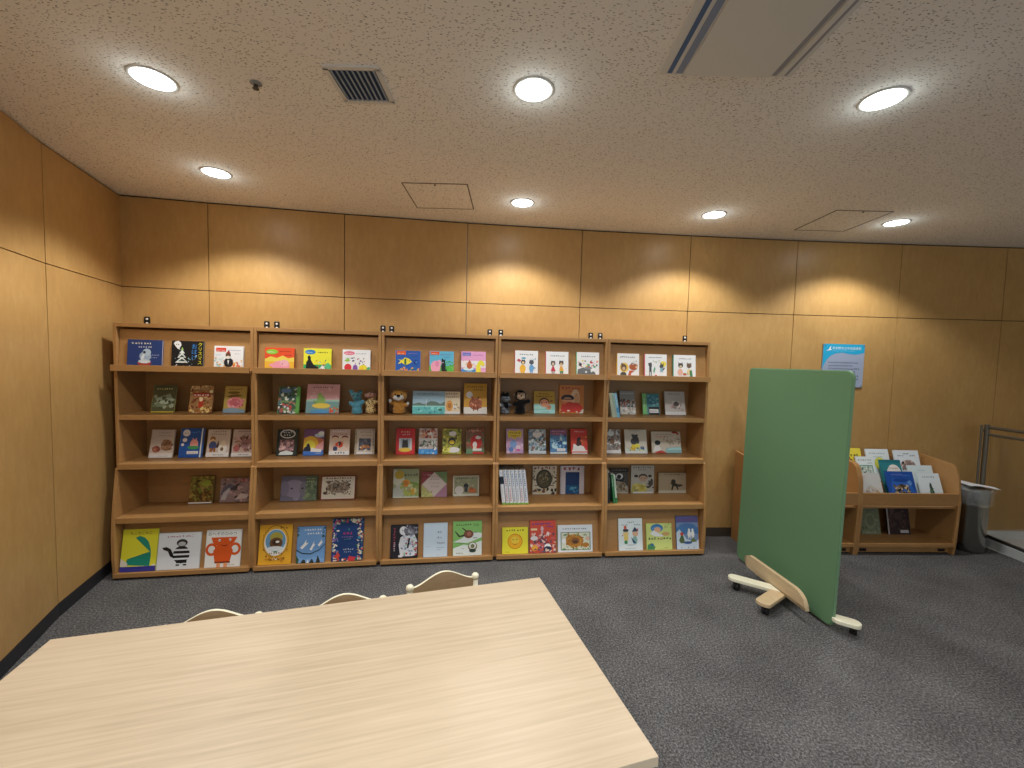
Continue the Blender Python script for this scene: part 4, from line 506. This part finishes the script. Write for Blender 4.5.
# ------------------------------------------------------------------ wall notice
yy, an = wall_at(3.05)
t = thing('wall_notice', 'blue and grey library notice board on the back wall above the green screen', 'sign', (2.880, wall_at(2.88)[0]-.002, 1.435), (0, 0, an))
mats = [printmat('#9fabc2')]; bm = bmesh.new(); box(bm, 0, .395, -.010, 0, 0, .398)
A = Art(bm, .395, .398, -.0104, mats)
A.run('R 0 .80 1 .2 27a9d6; P 27a9d6 0 .8 0 .42 .03 .5 .09 .62 .18 .72 .3 .78 .45 .8; P 27a9d6 .45 .81 .6 .775 .8 .76 .92 .79 1 .84 1 .85; P eef8fc .06 .83 .13 .87 .16 .93 .19 .955 .17 .89 .21 .86 .14 .85; T .21 .878 .071 e4f6fc 習志野市立中央図書館; S .22 .83 .03 18 9fdcf0; S .14 .55 .045 16 4a5266; S .14 .48 .045 13 4a5266; S .14 .41 .045 17 4a5266; S .14 .34 .045 15 4a5266; S .5 .24 .05 8 4a5266; S .5 .17 .05 8 39415a')
finish('notice_panel', bm, mats, t)
for (a, b) in ((.012, .012), (.383, .012), (.012, .386), (.383, .386)):
    bm = bmesh.new(); lathe(bm, [(.006, 0), (.006, .002), (.003, .003)], n=12, M=Matrix.Translation((a, -.0115, b)) @ Matrix.Rotation(PI/2, 4, 'X')); finish('fixing_stud', bm, M_CHROME, t)
# ------------------------------------------------------------------ green mobile screen
pa, pb = Vector((1.910, 3.375)), Vector((1.992, 2.450)); pd = (pb-pa); PL = pd.length; pan = math.atan2(pd.y, pd.x)
t = thing('partition_screen', 'green felt covered partition screen standing on a wooden base with casters', 'screen', (pa.x, pa.y, 0), (0, 0, pan))
# local x runs from the far edge to the near edge; local -y faces the viewer's left... 
bm = bmesh.new(); R0 = .055
out = fillet([(0, .020, 1), (PL, .020, 1), (PL, 1.590, 1), (0, 1.590, .6)], R0, 8)
prism(bm, out, -.001, .022, 'y'); finish('felt_panel', bm, M_FELT, t, bevel=.003).rotation_euler.x = -.016
bm = bmesh.new(); n = len(out); cx, cz = PL/2, .8
A_, B_ = [], []
rng = [p for p in out]
fs = []
o2 = fillet([(-.003, .017, 1), (PL+.003, .017, 1), (PL+.003, 1.593, 1), (-.003, 1.593, .6)], R0, 8)
q0 = [[bm.verts.new((p[0], yv, p[1])) for p in o2] for yv in (.003, .018)]
q1 = [[bm.verts.new((p[0], yv, p[1])) for p in out] for yv in (.003, .018)]
for i in range(n):
    j = (i+1) % n
    bm.faces.new([q0[0][i], q0[1][i], q0[1][j], q0[0][j]]); bm.faces.new([q0[0][i], q0[0][j], q1[0][j], q1[0][i]]); bm.faces.new([q0[1][j], q0[1][i], q1[1][i], q1[1][j]])
bmesh.ops.recalc_face_normals(bm, faces=bm.faces[:]); finish('edging', bm, mat('green_edging', '#6f9370', .6), t).rotation_euler.x = -.016
inv = (Matrix.Translation((pa.x, pa.y, 0)) @ rz(pan)).inverted()
def L2(x, y): q = inv @ Vector((x, y, 0)); return q
# tall skid board on the viewer's side
side = -1 if L2(1.0, 2.8).y < 0 else 1
y0, y1 = -.118, -.092
bm = bmesh.new()
sk = fillet([(.30, .082, .3), (.255, .12, 1), (.29, .182, 1), (.845, .182, 2.0), (.862, .082, .3)], .05, 8)
prism(bm, sk, y0, y1, 'y'); finish('skid_board', bm, W_LEG, t, bevel=.004)
bm = bmesh.new(); sk2 = [(x, z) for x, z in sk]
def board(name, a, b, w, z0, z1, m, rnd=.5):
    a, b = L2(*a), L2(*b); a.z = b.z = 0; d = (b-a); Lb = d.length
    M = Matrix.Translation(a) @ rz(math.atan2(d.y, d.x)); r = w/2
    pts = []
    for k in range(9): th = PI/2+PI*k/8; pts.append((r*rnd*1.0+r*rnd*math.cos(th), r*math.sin(th)))
    for k in range(9): th = -PI/2+PI*k/8; pts.append((Lb-r*rnd+r*rnd*math.cos(th), r*math.sin(th)))
    bm = bmesh.new(); prism(bm, pts, z0, z1, 'z', M); return finish(name, bm, m, t, bevel=.004)
board('leg_board', (1.605, 2.930), (1.95, 2.705), .080, .064, .088, M_CREAM, 1)
board('leg_board', (1.996, 2.462), (2.118, 2.383), .082, .064, .088, M_CREAM, .9)
board('leg_board', (1.640, 2.585), (1.93, 2.790), .090, .062, .086, W_LEG, .6)
board('leg_board', (2.02, 2.785), (2.34, 2.915), .088, .062, .086, W_LEG, .6)
bm = bmesh.new(); box(bm, .36, .44, -.094, -.001, .058, .084); box(bm, .56, .63, -.094, -.001, .058, .084); box(bm, .15, PL-.06, .024, .050, .045, .10); finish('base_rail', bm, W_LEG, t, bevel=.003)
def caster(x, y, zt):
    p = L2(x, y); bm = bmesh.new()
    c = Matrix.Translation((p.x, p.y, 0)) @ rz(.7)
    for q in (-.010, .010):
        lathe(bm, [(.008, -.009), (.027, -.008), (.029, -.004), (.029, .004), (.027, .008), (.008, .009)], n=20, M=c @ Matrix.Translation((q, 0, .029)) @ Matrix.Rotation(PI/2, 4, 'Y'))
    box(bm, -.005, .005, -.010, .010, .015, .042, c); lathe(bm, [(.024, .050), (.024, .057), (.008, .058), (.008, zt)], n=16, M=c)
    finish('caster', bm, M_RUBBER, t)
caster(1.648, 2.892, .065); caster(2.105, 2.424, .065); caster(1.682, 2.605, .063); caster(2.29, 2.895, .063)
# ------------------------------------------------------------------ metal bin
bxp = (4.165, 3.690)
t = thing('waste_bin', 'tall round metal waste bin lined with a clear plastic bag', 'bin', (bxp[0], bxp[1], 0))
bm = bmesh.new(); lathe(bm, [(.114, 0), (.118, .004), (.120, .02), (.126, .55), (.129, .562), (.126, .562), (.120, .55), (.112, .012), (.0001, .012)], n=48, cap=False)
finish('bin_body', bm, M_STEEL, t, True)
M_BAG = mat('clear_plastic_bag', '#e8ecec', .18, spec=.6, Alpha=.15)
rnd = random.Random(4); bm = bmesh.new(); rings = []; N = 72
for k, (r, z) in enumerate([(.119, .43), (.132, .565), (.142, .580), (.152, .555), (.144, .52), (.150, .49), (.138, .455), (.142, .43)]):
    rings.append([bm.verts.new(((r+rnd.uniform(-.005, .006)*(k > 0))*math.cos(2*PI*i/N), (r+rnd.uniform(-.005, .006)*(k > 0))*math.sin(2*PI*i/N), z+rnd.uniform(-.007, .007)*(k > 1))) for i in range(N)])
for A_, B_ in zip(rings, rings[1:]):
    for i in range(N): bm.faces.new([A_[i], A_[(i+1) % N], B_[(i+1) % N], B_[i]])
for q in bm.faces: q.smooth = True
finish('bin_liner', bm, M_BAG, t)
# crumpled knot of bag behind and the paper sheet on top
bm = bmesh.new(); rings = []
for k in range(7):
    rr = .05*math.sin(PI*(k+.5)/7)+.012
    rings.append([bm.verts.new((-.085+rr*1.1*math.cos(2*PI*i/24)*(1+rnd.uniform(-.25, .25)), -.01+rr*math.sin(2*PI*i/24)*(1+rnd.uniform(-.25, .25)), .548+.008*k)) for i in range(24)])
for A_, B_ in zip(rings, rings[1:]):
    for i in range(24): bm.faces.new([A_[i], A_[(i+1) % 24], B_[(i+1) % 24], B_[i]])
for q in bm.faces: q.smooth = True
finish('liner_knot', bm, M_BAG, t)
bm = bmesh.new(); nx, ny = 10, 8
g = [[bm.verts.new((-.125+.25*i/nx, -.10+.20*j/ny, .004*math.sin(i*.5)+.010*(i/nx)**2*math.sin(j*.6)-.012*(i/nx)**2)) for j in range(ny+1)] for i in range(nx+1)]
for i in range(nx):
    for j in range(ny): bm.faces.new([g[i][j], g[i+1][j], g[i+1][j+1], g[i][j+1]]).smooth = True
o = finish('paper_sheet', bm, mat('white_paper', '#e9ecef', .7)); o.location = (4.165, 3.66, .606); o.rotation_euler = (0, .05, -.12)
s = o.modifiers.new('thick', 'SOLIDIFY'); s.thickness = .0012
tag(o, 'loose white sheet of paper lying across the top of the metal bin', 'paper')
# ------------------------------------------------------------------ glass guard at the right
gp = [(4.433, 3.800), (4.395, 3.44), (4.30, 2.35), (4.21, 1.25)]
t = thing('glass_guard', 'glass guard rail with steel post and handrail on a white curb, behind the bin', 'railing', (0, 0, 0))
M_GLASS = mat('clear_glass', '#e8efec', .02, spec=.5, Transmission_Weight=1, IOR=1.45, Alpha=.35)
def segs(name, w, z0, z1, m, off=0, parent=None):
    bm = bmesh.new()
    for a, b in zip(gp, gp[1:]):
        a, b = Vector(a), Vector(b); L = (b-a).length; M = Matrix.Translation((a.x, a.y, 0)) @ rz(math.atan2(b.y-a.y, b.x-a.x))
        box(bm, 0, L, -w/2+off, w/2+off, z0, z1, M)
    return finish(name, bm, m, parent or t)
segs('curb', .10, 0, .075, M_CURB, .035)
segs('glazing_channel', .028, .075, .098, mat('dark_channel', '#2c2a28', .5), .02)
segs('glass_pane', .010, .098, 1.02, M_GLASS, .02)
M_POST = mat('dark_steel_post', '#6f685c', .4, .5)
bm = bmesh.new(); tube(bm, (4.385, 3.79, .07), (4.385, 3.79, 1.125), .018, 20); finish('post', bm, M_POST, t, False)
bm = bmesh.new(); tube(bm, (4.335, 3.79, .07), (4.335, 3.79, 1.12), .009, 14); box(bm, 4.335, 4.385, 3.784, 3.796, 1.06, 1.08); box(bm, 4.335, 4.385, 3.784, 3.796, .9, .91); finish('post', bm, M_POST, t)
for z, r in ((1.10, .014), (1.035, .012)):
    bm = bmesh.new()
    for a, b in zip([(4.385, 3.79)]+gp[1:], gp[1:]): tube(bm, (a[0], a[1], z), (b[0], b[1], z), r, 14)
    finish('handrail', bm, M_POST, t)
# ------------------------------------------------------------------ table
TA, TB, TC, TD = Vector((-1.567, 1.380)), Vector((.157, 1.874)), Vector((.399, 1.005)), Vector((-1.325, .511))
tan_ = math.atan2(TB.y-TA.y, TB.x-TA.x); TL = (TB-TA).length; TW = (TC-TB).length
t = thing('reading_table', 'low pale wood rectangular table in the foreground', 'table', (TD.x, TD.y, 0), (0, 0, tan_))
bm = bmesh.new(); box(bm, 0, TL, 0, TW, .572, .600); o = finish('tabletop', bm, [W_TABLE, W_EDGE], t, bevel=.0015)
for p in o.data.polygons:
    if abs(p.normal.z) < .5: p.material_index = 1
bm = bmesh.new()
for a in ((.06, TL-.06, .06, .08), (.06, TL-.06, TW-.08, TW-.06), (.06, .08, .08, TW-.08), (TL-.08, TL-.06, .08, TW-.08)): box(bm, *a, .515, .572)
finish('apron', bm, W_LEG, t)
for x in (.08, TL-.08):
    for y in (.08, TW-.08):
        bm = bmesh.new(); lathe(bm, [(.020, 0), (.024, .01), (.028, .572)], (x, y, 0), 20); finish('leg', bm, W_LEG, t, True)
# ------------------------------------------------------------------ children's chairs
def chair(cx, cy, ang, label):
    t = thing('child_chair', label, 'chair', (cx, cy, 0), (0, 0, ang), "children's chairs behind the table")
    # local: back rest at y = 0 (far side), seat towards -y
    hw = .156
    for s in (-1, 1):
        bm = bmesh.new(); tube(bm, (s*hw, -.02, 0), (s*hw, 0, .542), .013, 16)
        M = Matrix.Translation((s*hw, 0, .542)); lathe(bm, [(.013, 0), (.0165, .004), (.0175, .012), (.0165, .020), (.011, .026), (.003, .0275)], n=18, M=M); finish('back_post', bm, M_CREAM, t, True)
        bm = bmesh.new(); tube(bm, (s*hw, -.28, 0), (s*(hw-.005), -.27, .305), .013, 16); finish('front_leg', bm, W_LEG, t, True)
    bm = bmesh.new(); P = []; n = 24
    for k in range(n+1):
        x = -hw+.008+2*(hw-.008)*k/n; s = x/(hw); z = .552+.054*(math.cos(PI*s)+1)/2
        P.append((x, z))
    lo = [(hw-.008, .45)] + [(hw*(1-2*k/12)*.94, .435-.02*math.sin(PI*k/12)) for k in range(13)] + [(-hw+.008, .45)]
    prism(bm, P+lo, -.006, .006, 'y'); o = finish('backrest', bm, [W_BACKREST, M_CREAM], t)
    for p in o.data.polygons:
        if abs(p.normal.y) < .5: p.material_index = 1
    bm = bmesh.new(); prism(bm, fillet([(-.165, -.31, 1), (.165, -.31, 1), (.142, .0, .5), (-.142, .0, .5)], .05), .305, .32, 'z'); finish('seat', bm, W_LEG, t, bevel=.004)
    bm = bmesh.new()
    for s in (-1, 1): box(bm, s*hw-.006, s*hw+.006, -.27, -.012, .14, .165)
    finish('side_rail', bm, W_LEG, t)
    return t
chair(-.299, 1.893, math.radians(22.8), "pale wooden child's chair behind the table, nearest its right end, both back posts showing")
chair(-.684, 1.686, math.radians(20), "pale wooden child's chair behind the table, in the middle of the three")
chair(-1.142, 1.555, math.radians(18), "pale wooden child's chair behind the table, nearest the left wall")
# ------------------------------------------------------------------ upright volumes
def volume(fr, u, v, z, th, dp, hh, lean, cov, label, group, marks, foot=None, band=None):
    t = thing('book_volume', label, 'book', to_world(fr, u, v, z), (0, 0, math.radians(FR[fr][1])), group)
    M = Matrix.Rotation(-lean, 4, 'Y')       # lean towards -x
    mats = [printmat(cov)]; bm = bmesh.new(); b = .0015
    box(bm, 0, th, 0, .002, 0, hh, mi=0); box(bm, 0, b, 0, dp, 0, hh); box(bm, th-b, th, 0, dp, 0, hh)
    A = Art(bm, th, hh, -.0003, mats); A.run(marks)
    bm.transform(M); o = finish('cover', bm, mats, t)
    bm = bmesh.new(); box(bm, b, th-b, .002, dp-.004, .003, hh-.003); bm.transform(M); finish('page_block', bm, M_PAPER, t)
z4 = .4345
us = [.060, .092, .123, .154, .185, .216, .247]
vl = ['at the left end', 'second from the left', 'third from the left', 'fourth from the left', 'fifth from the left', 'sixth from the left', 'at the right end']
for k, a in enumerate(us):
    mk = ('R 0 .6 1 .22 1c2c3c;S .3 .9 .4 1 3c7cc8;S .2 .5 .5 5 e8e0e0 v;R 0 0 1 .06 7cb04c' if k == 0 else
          'S .1 .93 .7 3 3c70b8 v;S .2 .72 .6 4 %s v;S .2 .42 .6 6 %s v;R 0 0 1 .05 7cb04c' % (['c83c4c', '3c5c9c', '3060a0', '3c6cb0', '2c54a0', '3c5c9c'][k-1], ['c83c4c', 'c83c4c', '8c9cb0', '8ca0b4', 'c83c4c', '3c5c9c'][k-1]))
    volume(3, a, .075, z4, .0285, .20, .285, .12, ['e4e8ec', 'dde2ea', 'e4e8ec', 'dfe6ee', 'e2e8f0', 'e0e6ee', 'dfe4ec'][k], 'white spined encyclopedia volume with green foot, leaning, %s of the seven' % vl[k], 'leaning white volumes on the fourth shelf', mk)
for k, (a, th, c, lb, mk) in enumerate([(.062, .020, 'c8ccb4', 'thin pale book with orange and green spine, outermost of three leaning on second shelf', 'S .2 .9 .6 4 c88c3c v;S .2 .5 .6 8 5c8c5c v'),
        (.084, .020, 'a8c4b8', 'thin pale green book, middle of three leaning on second shelf of last bookcase', 'S .2 .9 .6 8 3c7c5c v;S .2 .4 .6 6 c8884c v'), (.106, .022, '84bcd8', 'light blue book, innermost of three leaning on second shelf of last bookcase', 'S .2 .9 .6 7 e8f0f4 v;R .1 .2 .8 .2 4c94c4')]):
    volume(4, a, .092, 1.1535, th, .15, .203, .19, c, lb, 'three leaning books on the second shelf of the last bookcase', mk)
for k, (a, th, c, lb, mk, hh) in enumerate([(.028, .010, 'a89c80', 'thin tan book at the side panel, first of four upright on fourth shelf', 'S .2 .9 .6 6 6c5c44 v', .285), (.040, .018, '24282c', 'thin black book, second of four upright on fourth shelf of last bookcase', 'S .2 .8 .6 8 9c9c94 v', .262),
        (.088, .016, '3c8450', 'thin green book, third of four leaning on fourth shelf of last bookcase', 'S .2 .9 .6 9 e0ecd8 v', .245), (.107, .016, 'c4d8c4', 'thin pale green book, last of four leaning on fourth shelf of last bookcase', 'S .2 .9 .6 9 3c8450 v;R 0 0 1 .2 3c8450', .24)]):
    volume(4, a + .004, .070, z4, th, .19, hh, 0.02 if k < 2 else .13, c, lb, 'upright thin books on the fourth shelf of the last bookcase', mk)
# ------------------------------------------------------------------ hand puppets
def plush(name, c1, c2=None, spots=0):
    m = mat(name, c1, .95, spec=.1, Sheen_Weight=.3)
    if name in _pl: return m
    _pl.add(name); f = noise(m, coords(m, (1, 1, 1)), 240, 4, .7); bump(m, f, .7, .004)
    if c2:
        if spots:
            vo = nd(m, 'ShaderNodeTexVoronoi'); vo.inputs['Scale'].default_value = spots; lk(m, coords(m, (1, 1, 1)), vo.inputs['Vector'])
            lk(m, ramp(m, vo.outputs['Distance'], [(.36, c2), (.46, c1)]), bsdf(m).inputs['Base Color'])
        else:
            g = noise(m, coords(m, (1, 1, 1)), 40, 3, .6); lk(m, ramp(m, g, [(.4, c1), (.6, c2)]), bsdf(m).inputs['Base Color'])
    return m
_pl = set()
def fused(name, ells, m, parent, vox=.0045):
    bm = bmesh.new()
    for c, r in ells: ell(bm, c, r, sub=3)
    me = bpy.data.meshes.new(name); bm.to_mesh(me); bm.free(); o = bpy.data.objects.new(name, me); COL.objects.link(o)
    r = o.modifiers.new('r', 'REMESH'); r.mode = 'VOXEL'; r.voxel_size = vox; r.use_smooth_shade = True
    s = o.modifiers.new('s', 'SMOOTH'); s.iterations = 6; s.factor = .5
    bpy.context.view_layer.update(); n = bpy.data.meshes.new_from_object(o.evaluated_get(bpy.context.evaluated_depsgraph_get()))
    o.modifiers.clear(); o.data = n; n.materials.clear(); n.materials.append(m); o.parent = parent
    for p in n.polygons: p.use_smooth = True
    return o
def puppet(fr, u, v, label, spec, group='animal hand puppets on the second shelf', turn=0, s=1):
    t = thing('hand_puppet', label, 'puppet', to_world(fr, u, v, 1.154), (0, 0, math.radians(FR[fr][1])+turn), group); t.scale = (s, s, s)
    for name, m, ells in spec:
        if name in ('body', 'head') or len(ells) > 1 and name not in ('eye', 'nose_pair'): fused(name, ells, m, t)
        else:
            bm = bmesh.new()
            for c, r in ells: ell(bm, c, r, sub=2)
            finish(name, bm, m, t, True)
BODY = [((0, 0, .012), (.042, .036, .012)), ((0, 0, .03), (.042, .036, .03)), ((0, 0, .065), (.038, .032, .04)), ((0, -.002, .10), (.028, .026, .03))]
def arms(lz, rz_, lx=.058, rx=.058, r=.017):
    return [((-lx*.6, -.01, lz-.012), (.028, .016, .016)), ((-lx, -.014, lz), (r, r*.95, r*1.1)), ((rx*.6, -.01, rz_-.012), (.028, .016, .016)), ((rx, -.014, rz_), (r, r*.95, r*1.1))]
eye = mat('glossy_black_eye', '0c0c0c', .15)
pb = plush('blue_plush', '4d8ca6', '5d9cae'); pbd = plush('dark_teal_plush', '44747c')
puppet(1, .702, .185, 'blue-green animal hand puppet with long ears on the second shelf', [
    ('body', pb, BODY+arms(.088, .10, .046, .046, .014)),
    ('head', pbd, [((0, 0, .125), (.036, .034, .028)), ((-.006, -.006, .145), (.034, .032, .028))]),
    ('ear', pb, [((-.036, -.004, .160), (.012, .008, .034)), ((-.050, -.004, .178), (.012, .006, .016))]), ('ear', pbd, [((.022, .004, .165), (.016, .008, .026)), ((.028, .004, .174), (.012, .007, .018))]),
    ('muzzle', pbd, [((-.008, -.034, .130), (.020, .020, .014)), ((-.008, -.038, .122), (.016, .016, .010))]), ('eye', eye, [((-.022, -.036, .150), (.005, .004, .005))]), ('eye', eye, [((.010, -.036, .152), (.005, .004, .005))])])
pg = plush('giraffe_plush', 'd8bd84', '4c3420', 95); pgh = plush('pinkish_brown_plush', '9c7464')
puppet(1, .803, .205, 'spotted giraffe hand puppet leaning on the shelf side, second shelf', [
    ('body', pg, BODY+[((.012, 0, .11), (.024, .022, .035)), ((.020, 0, .145), (.026, .026, .024)), ((.044, -.01, .095), (.022, .013, .014)), ((-.036, -.01, .085), (.018, .013, .014))]),
    ('head', pgh, [((.005, -.016, .150), (.034, .026, .024)), ((-.020, -.030, .146), (.024, .020, .017)), ((.026, -.004, .160), (.022, .022, .018))]),
    ('horn', pgh, [((.018, 0, .184), (.004, .004, .012))]), ('horn', pgh, [((.034, 0, .182), (.004, .004, .012))]), ('ear', pgh, [((.044, 0, .170), (.014, .006, .009))]), ('eye', eye, [((.004, -.040, .160), (.005, .004, .005))])], turn=-.1)
pt = plush('tan_plush', 'bd8a44', 'a97634'); pw = plush('white_plush', 'd0ccc6')
puppet(2, .118, .205, 'tan lion-like hand puppet with white muzzle on the second shelf', s=1.08, spec=[
    ('body', pt, [((0, 0, .014), (.050, .042, .013)), ((0, 0, .035), (.048, .040, .032)), ((0, 0, .07), (.044, .036, .034)), ((-.045, -.01, .085), (.022, .017, .018)), ((.050, -.01, .070), (.024, .017, .018))]),
    ('head', pt, [((0, 0, .134), (.060, .046, .046)), ((-.042, .006, .158), (.020, .014, .020)), ((.042, .006, .158), (.020, .014, .020)), ((0, .004, .165), (.040, .036, .024))]),
    ('muzzle', pw, [((-.014, -.040, .124), (.024, .020, .019)), ((.018, -.040, .126), (.024, .020, .020)), ((0, -.038, .112), (.022, .018, .012))]),
    ('nose', eye, [((.004, -.062, .140), (.014, .007, .009))]), ('eye', eye, [((-.020, -.046, .150), (.006, .004, .006))]), ('eye', eye, [((.024, -.045, .152), (.006, .004, .006))]),
    ('paw', pw, [((-.060, -.016, .098), (.012, .012, .016))]), ('paw', pw, [((.066, -.016, .078), (.012, .012, .013))])])
pk = plush('grey_plush', '4c5054', '90949c'); pbk = plush('black_plush', '0e0e10')
puppet(3, .080, .245, 'grey and white hand puppet with black cap and scarf on the second shelf', [
    ('body', pk, [((0, 0, .014), (.040, .034, .014)), ((0, 0, .035), (.038, .032, .034)), ((0, 0, .075), (.034, .030, .034)), ((-.034, -.012, .072), (.020, .014, .015)), ((.036, -.012, .078), (.020, .014, .014))]),
    ('head', pk, [((0, -.002, .130), (.040, .036, .034)), ((0, -.026, .122), (.026, .018, .016)), ((-.030, 0, .120), (.018, .018, .016)), ((.030, 0, .120), (.018, .018, .016))]),
    ('scarf', pbk, [((0, -.006, .094), (.034, .032, .012)), ((.008, -.030, .075), (.022, .010, .022)), ((.012, -.03, .06), (.018, .009, .012))]),
    ('cap', pbk, [((0, .002, .158), (.036, .034, .016)), ((-.018, 0, .172), (.012, .010, .014)), ((.018, 0, .172), (.012, .010, .014))]),
    ('eye', eye, [((-.014, -.040, .134), (.006, .004, .005))]), ('eye', eye, [((.014, -.040, .134), (.006, .004, .005))]), ('paw', pw, [((-.046, -.018, .078), (.010, .010, .013))])])
pf = plush('beige_face_plush', 'b39a80')
puppet(3, .208, .24, 'black monkey hand puppet with beige face and one arm raised sideways', s=1.08, spec=[
    ('body', pbk, [((0, 0, .014), (.042, .036, .014)), ((0, 0, .035), (.042, .035, .034)), ((0, 0, .075), (.040, .033, .036)), ((.040, -.01, .098), (.026, .018, .018)), ((.060, -.012, .104), (.020, .018, .018)), ((-.042, -.01, .082), (.022, .017, .020))]),
    ('head', pbk, [((0, .004, .150), (.044, .038, .040)), ((0, 0, .130), (.040, .034, .026))]),
    ('face', pf, [((-.014, -.026, .158), (.020, .014, .018)), ((.014, -.026, .158), (.020, .014, .018)), ((0, -.030, .136), (.034, .020, .020))]),
    ('ear', pf, [((-.047, .004, .150), (.010, .006, .013))]), ('ear', pf, [((.047, .004, .150), (.010, .006, .013))]),
    ('nose', eye, [((0, -.050, .148), (.008, .004, .005))]), ('eye', eye, [((-.014, -.040, .162), (.004, .003, .004))]), ('eye', eye, [((.014, -.040, .162), (.004, .003, .004))])])

# ------------------------------------------------------------------ world, camera
w = bpy.data.worlds.new('World'); sc.world = w; w.use_nodes = True
w.node_tree.nodes['Background'].inputs[0].default_value = (.80, .90, 1, 1); w.node_tree.nodes['Background'].inputs[1].default_value = .9
pit, ro = math.radians(-3.1713), math.radians(1.4195)
fw = Vector((0, math.cos(pit), math.sin(pit))); u0 = Vector((0, -math.sin(pit), math.cos(pit))); r0 = Vector((1, 0, 0))
r = math.cos(ro)*r0+math.sin(ro)*u0; u = -math.sin(ro)*r0+math.cos(ro)*u0
cam = bpy.data.cameras.new('camera'); cam.sensor_width = 36; cam.lens = 413.88*36/1024; cam.clip_start = .05
co = bpy.data.objects.new('camera', cam); COL.objects.link(co)
M = Matrix((r, u, -fw)).transposed().to_4x4(); M.translation = (0, 0, 1.6); co.matrix_world = M; sc.camera = co
sc.view_settings.view_transform = 'Standard'; sc.view_settings.look = 'None'; sc.view_settings.gamma = 1; sc.view_settings.use_curve_mapping = False
sc.view_settings.exposure = 0
